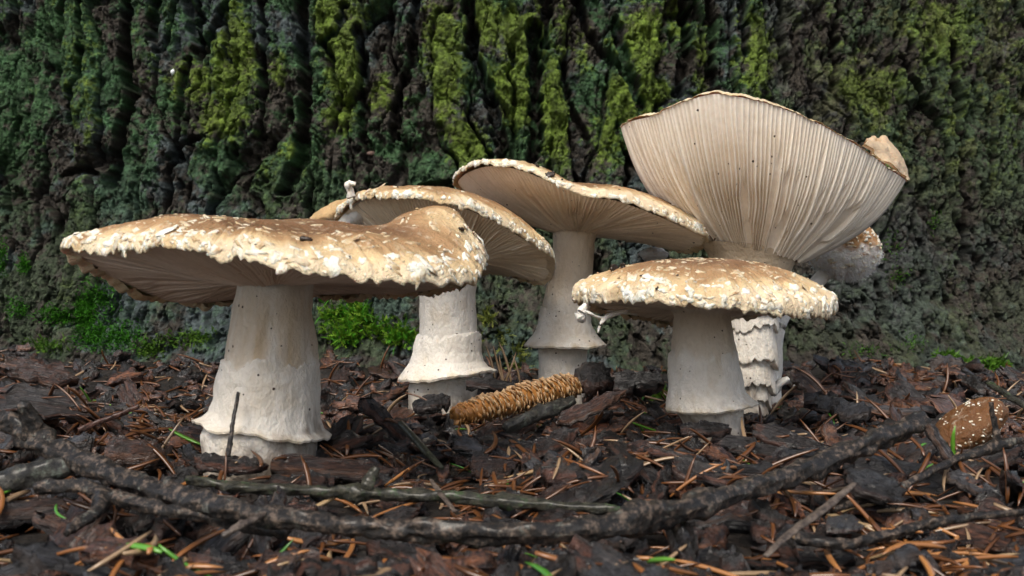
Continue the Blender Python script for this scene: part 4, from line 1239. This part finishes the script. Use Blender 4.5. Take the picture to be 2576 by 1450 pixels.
def try_needle(x, y, kind, Ls, yaw=None, up=0.0):
    if yaw is None: yaw = rng.uniform(0, 6.28)
    for ox, oy, r_ in obst:
        if (x - ox) ** 2 + (y - oy) ** 2 < (r_ + .35) ** 2: return
    L = .8 * Ls
    ex, ey = math.cos(yaw) * L, math.sin(yaw) * L
    za, zb, zc = float(hm(x - ex, y - ey)), float(hm(x + ex, y + ey)), float(hm(x, y))
    if y > float(bark_y(x, zc + .5)) - .4: return
    pitch = -math.atan2(zb - za, 2 * L)
    pitch = max(-.7, min(.7, pitch)) + rng.normal(0, .06) - up
    z = max((za + zb) / 2, zc) + .05 + math.sin(abs(up)) * L * .8
    if z > 1.9: return
    d2 = (tl[:, 0] - x) ** 2 + (tl[:, 1] - y) ** 2
    if np.any((d2 < (tl[:, 3] + .35) ** 2) & (tl[:, 2] < z + .1) & (tl[:, 2] + tl[:, 3] > z)): return
    if hides(x, y, z + .05, L * .5 * abs(math.cos(yaw))): return
    nd.append((x, y, z, Ls, rng.uniform(-.6, .6), pitch, yaw, kind))
for _ in range(2500):
    x, y = rand_xy(15, 73); try_needle(x, y, 0, rng.uniform(.55, 1.25), up=0 if rng.random() < .88 or y < 27 else rng.uniform(.2, .9))
for _ in range(480):
    x, y = rand_xy(15, 73); try_needle(x, y, 1, rng.uniform(.5, 1.3), up=0 if rng.random() < .88 or y < 27 else rng.uniform(.2, .8))
for _ in range(110):
    x, y = rand_xy(15, 66); try_needle(x, y, 2, rng.uniform(.5, 1.1), up=0 if rng.random() < .7 else rng.uniform(.2, .7))
# thick drifts of needles where the photograph shows them
for (a, c_, ra, rc, cnt) in [(330, 1050, 140, 60, 300), (2300, 1240, 260, 60, 90), (2400, 1370, 200, 60, 60), (2250, 960, 220, 40, 150), (1280, 1200, 200, 60, 50), (800, 1390, 500, 40, 25)]:
    for _ in range(cnt):
        qx_, qy_ = rng.normal(a, ra * .6), rng.normal(c_, rc * .6)
        dd = CH * FQ / max(qy_ - HY, 60) * .97
        if dd > 72 or dd < 16: continue
        p = P(qx_, qy_, dd); try_needle(p[0], p[1], 0 if rng.random() < .8 else 1, rng.uniform(.6, 1.25))
for (a, c_, L_, lean) in [(1236, 925, 1.3, -.35), (1252, 920, 1.2, -.2), (1270, 915, 1.35, -.15), (1284, 930, 1.1, .1), (1300, 935, 1.0, -.3), (1262, 940, 1.1, -.5)]:
    p = P(a, c_, 52.0)
    nd.append((p[0], p[1], p[2], L_, .3, -1.25 + lean * .3, 3.14 if lean < 0 else 0, 1))
nd_a = np.array(nd)
qx, qy = proj(nd_a[:, :3])
vis = (qx > -20) & (qx < 2600) & (qy < 1465)
size = nd_a[:, 3] / nd_a[:, 1] * vis
nlab = [('rust-orange fallen conifer needle on the bark litter', 'rust-orange fallen needles'), ('dull tan fallen conifer needle on the bark litter', 'dull tan fallen needles'), ('fresh green fallen conifer needle on the bark litter', 'fresh green fallen needles')]
for kd in range(3):
    idx = np.where(nd_a[:, 7] == kd)[0]
    idx = idx[np.argsort(-size[idx])]
    rest_n = []
    for r_, k in enumerate(idx):
        x, y, z, Ls, ro, pi_, ya, _k = nd_a[k]
        sh = int(rng.integers(8))
        if r_ < (175, 65, 60)[kd] and size[k] > 0:
            o = link('needle', ndata[kd][sh], loc=(x, y, z), rot=(ro, pi_, ya), scale=(Ls, Ls, Ls))
            tag(o, nlab[kd][0], 'needle', nlab[kd][1])
        else:
            V, F = nshapes[sh]
            rest_n.append(((V * Ls) @ rot_zyx(ro, pi_, ya).T + np.array([x, y, z]), F))
    if rest_n:
        V, F = merge(rest_n)
        tag(mesh_thing('needle_litter', V, F, nmats[kd], (0, 45, 0)), 'scatter of small distant %s needles over the forest floor' % ['rust', 'tan', 'green'][kd], 'needle litter', kind='stuff')

# ------------------------------------------------------------------ crumbs lying on caps
for k, (p, sz) in enumerate(crumbs):
    V, F = chip_shapes[k % 9]
    sc_ = sz * np.array([1.0, .7, .5])
    o = mesh_thing('bark_speck', (V * sc_) @ rot_zyx(.3 * k, .2, k * 1.3).T + p + np.array([0, -.02, sz * .2]), F, M_speck, p, smooth=False)
    tag(o, 'black bark speck stuck on a mushroom cap', 'bark speck', 'bark specks on the caps')

# ------------------------------------------------------------------ moss
def on_bark(qx_, qy_):
    d = 72.0
    for _ in range(12):
        p = P(qx_, qy_, d); d = float(bark_y(p[0], p[2]))
    return P(qx_, qy_, d)
def moss(label, spots, count, length, c0, c1, feather=0.0, ground=False, seed=0, width=.05):
    r = np.random.default_rng(seed)
    Vs, Fs, Cs, b0 = [], [], [], 0
    for _ in range(count):
        sp = spots[r.integers(len(spots))]
        qx_ = sp[0] + sp[2] * np.clip(r.normal(0, .5), -1, 1); qy_ = sp[1] + sp[3] * np.clip(r.normal(0, .5), -1, 1)
        if ground:
            x, y = P(qx_, qy_, sp[4])[0], sp[4] + r.normal(0, .8); p = np.array([x, y, float(hm(x, y)) - .05]); nrm = np.array([0, -.35, 1.0])
        else:
            p = on_bark(qx_, qy_); nrm = np.array([0, -1.0, .55])
        d_ = norm(nrm + r.normal(0, .55, 3)); L = length * r.uniform(.5, 1.3)
        sidev = norm(np.cross(d_, r.normal(size=3))); curl = norm(r.normal(size=3)) * L * .3 - np.array([0, 0, L * .15])
        tone = r.uniform(0, 1); colr = np.array(c0) * (1 - tone) + np.array(c1) * tone
        blades = []
        pts = [p, p + d_ * L * .5 + curl * .3, p + d_ * L + curl]
        blades.append((pts, sidev, width * .6))
        if feather > 0:
            for t in np.linspace(.25, .95, 5):
                q0 = pts[0] * (1 - t) + pts[2] * t
                for sg in (-1, 1):
                    dd = norm(sidev * sg + d_ * .8); ll = feather * (1.15 - t) * r.uniform(.7, 1.2)
                    blades.append(([q0, q0 + dd * ll * .5 + np.array([0, 0, .02]), q0 + dd * ll], norm(np.cross(dd, np.cross(sidev, d_))), width * .7))
        for pts_, sd, w in blades:
            a, m_, e = pts_
            Vs += [a - sd * w, a + sd * w, m_ + sd * w * .9, m_ - sd * w * .9, e + sd * w * .15, e - sd * w * .15]
            Fs += [(b0, b0 + 1, b0 + 2, b0 + 3), (b0 + 3, b0 + 2, b0 + 4, b0 + 5)]
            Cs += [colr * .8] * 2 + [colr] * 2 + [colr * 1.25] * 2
            b0 += 6
    V = np.array(Vs); loc = V.mean(0)
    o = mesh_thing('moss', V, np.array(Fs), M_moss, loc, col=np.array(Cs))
    return tag(o, label, 'moss', kind='stuff')
GR0, GR1, YG = (.02, .10, .006), (.05, .20, .010), (.18, .30, .025)
moss('velvety vivid green moss cushions at the foot of the trunk left of the thickest stem', [(250,750,55,55),(230,840,50,45),(300,850,70,40),(330,700,30,30),(215,780,25,40)], 5200, .38, GR0, GR1, seed=1)
moss('small green moss tufts on the bark under the tip of the widest cap', [(45,775,30,28),(62,665,15,28),(8,650,12,50),(130,790,40,25),(160,800,40,20)], 1600, .34, GR0, GR1, seed=2)
moss('thin dark moss strip at the base of the trunk beside the thickest stem', [(440,860,80,22),(500,850,40,20),(380,880,30,20),(120,870,60,20)], 800, .42, (.04, .12, .012), (.12, .22, .03), feather=.12, seed=3)
moss('bright feathery moss between the two left stems', [(850,800,50,40),(900,790,40,35),(950,830,70,30),(1010,850,40,22),(870,850,40,20)], 1100, .75, (.04, .20, .01), YG, feather=.24, seed=4)
moss('sparse yellowish moss sprigs behind the middle stem', [(1225,800,18,20),(1260,850,20,25),(1310,890,22,22),(1290,930,15,15),(1190,870,15,30)], 220, .8, (.12, .16, .03), (.22, .24, .06), feather=.24, seed=5)
moss('bright green moss tuft by the dark mossy bark block', [(1570,885,35,12,62),(1620,900,45,14,61),(1660,905,25,12,60.5)], 420, .8, (.06, .22, .012), YG, feather=.24, ground=True, seed=6)
moss('low olive moss band at the trunk foot above the small brown cap', [(2420,915,60,14),(2500,918,40,16),(2380,900,30,12)], 1100, .45, (.04, .12, .01), (.10, .22, .02), feather=.1, seed=7)
moss('dark green moss flecks on the bark beside the mouldy mushroom', [(2240,620,40,40),(2260,700,30,30),(2300,860,40,30),(2350,560,20,30),(2180,880,60,20)], 700, .30, (.03, .10, .01), (.07, .18, .015), seed=8)
p = P(1972, 968, 53.5)
V, F = tube([p + np.array([-.5, 0, -.5]), p + np.array([-.15, 0, .05]), p + np.array([.25, .1, .2]), p + np.array([.5, .1, -.15])], [.25, .3, .28, .1], 14, 6, .5, .7, seed=21)
tag(mesh_thing('fungus_scrap', V, F, M_veil, p, col=(.52, .52, .50)), 'ragged off-white fungus scrap on the litter behind the scaly stem', 'fungus scrap')
# scraps caught on the bark
for (a, c_, L, rot, colr, lab) in [(935, 387, .55, .1, (.30, .20, .17), 'tiny pinkish-grey bud scale stuck on the bark'), (437, 183, .22, 1.4, (.75, .8, .82), 'tiny white flake stuck on the mossy bark')]:
    p = on_bark(a, c_)
    V, F = tube([p + np.array([-L * math.cos(rot), -.12, -L * math.sin(rot)]), p + np.array([0, -.22, 0]), p + np.array([L * math.cos(rot), -.12, L * math.sin(rot)])], [.05, .16, .05], 10, 5, .1)
    tag(mesh_thing('bark_scrap', V, F, M_veil, p, col=colr), lab, 'scrap')
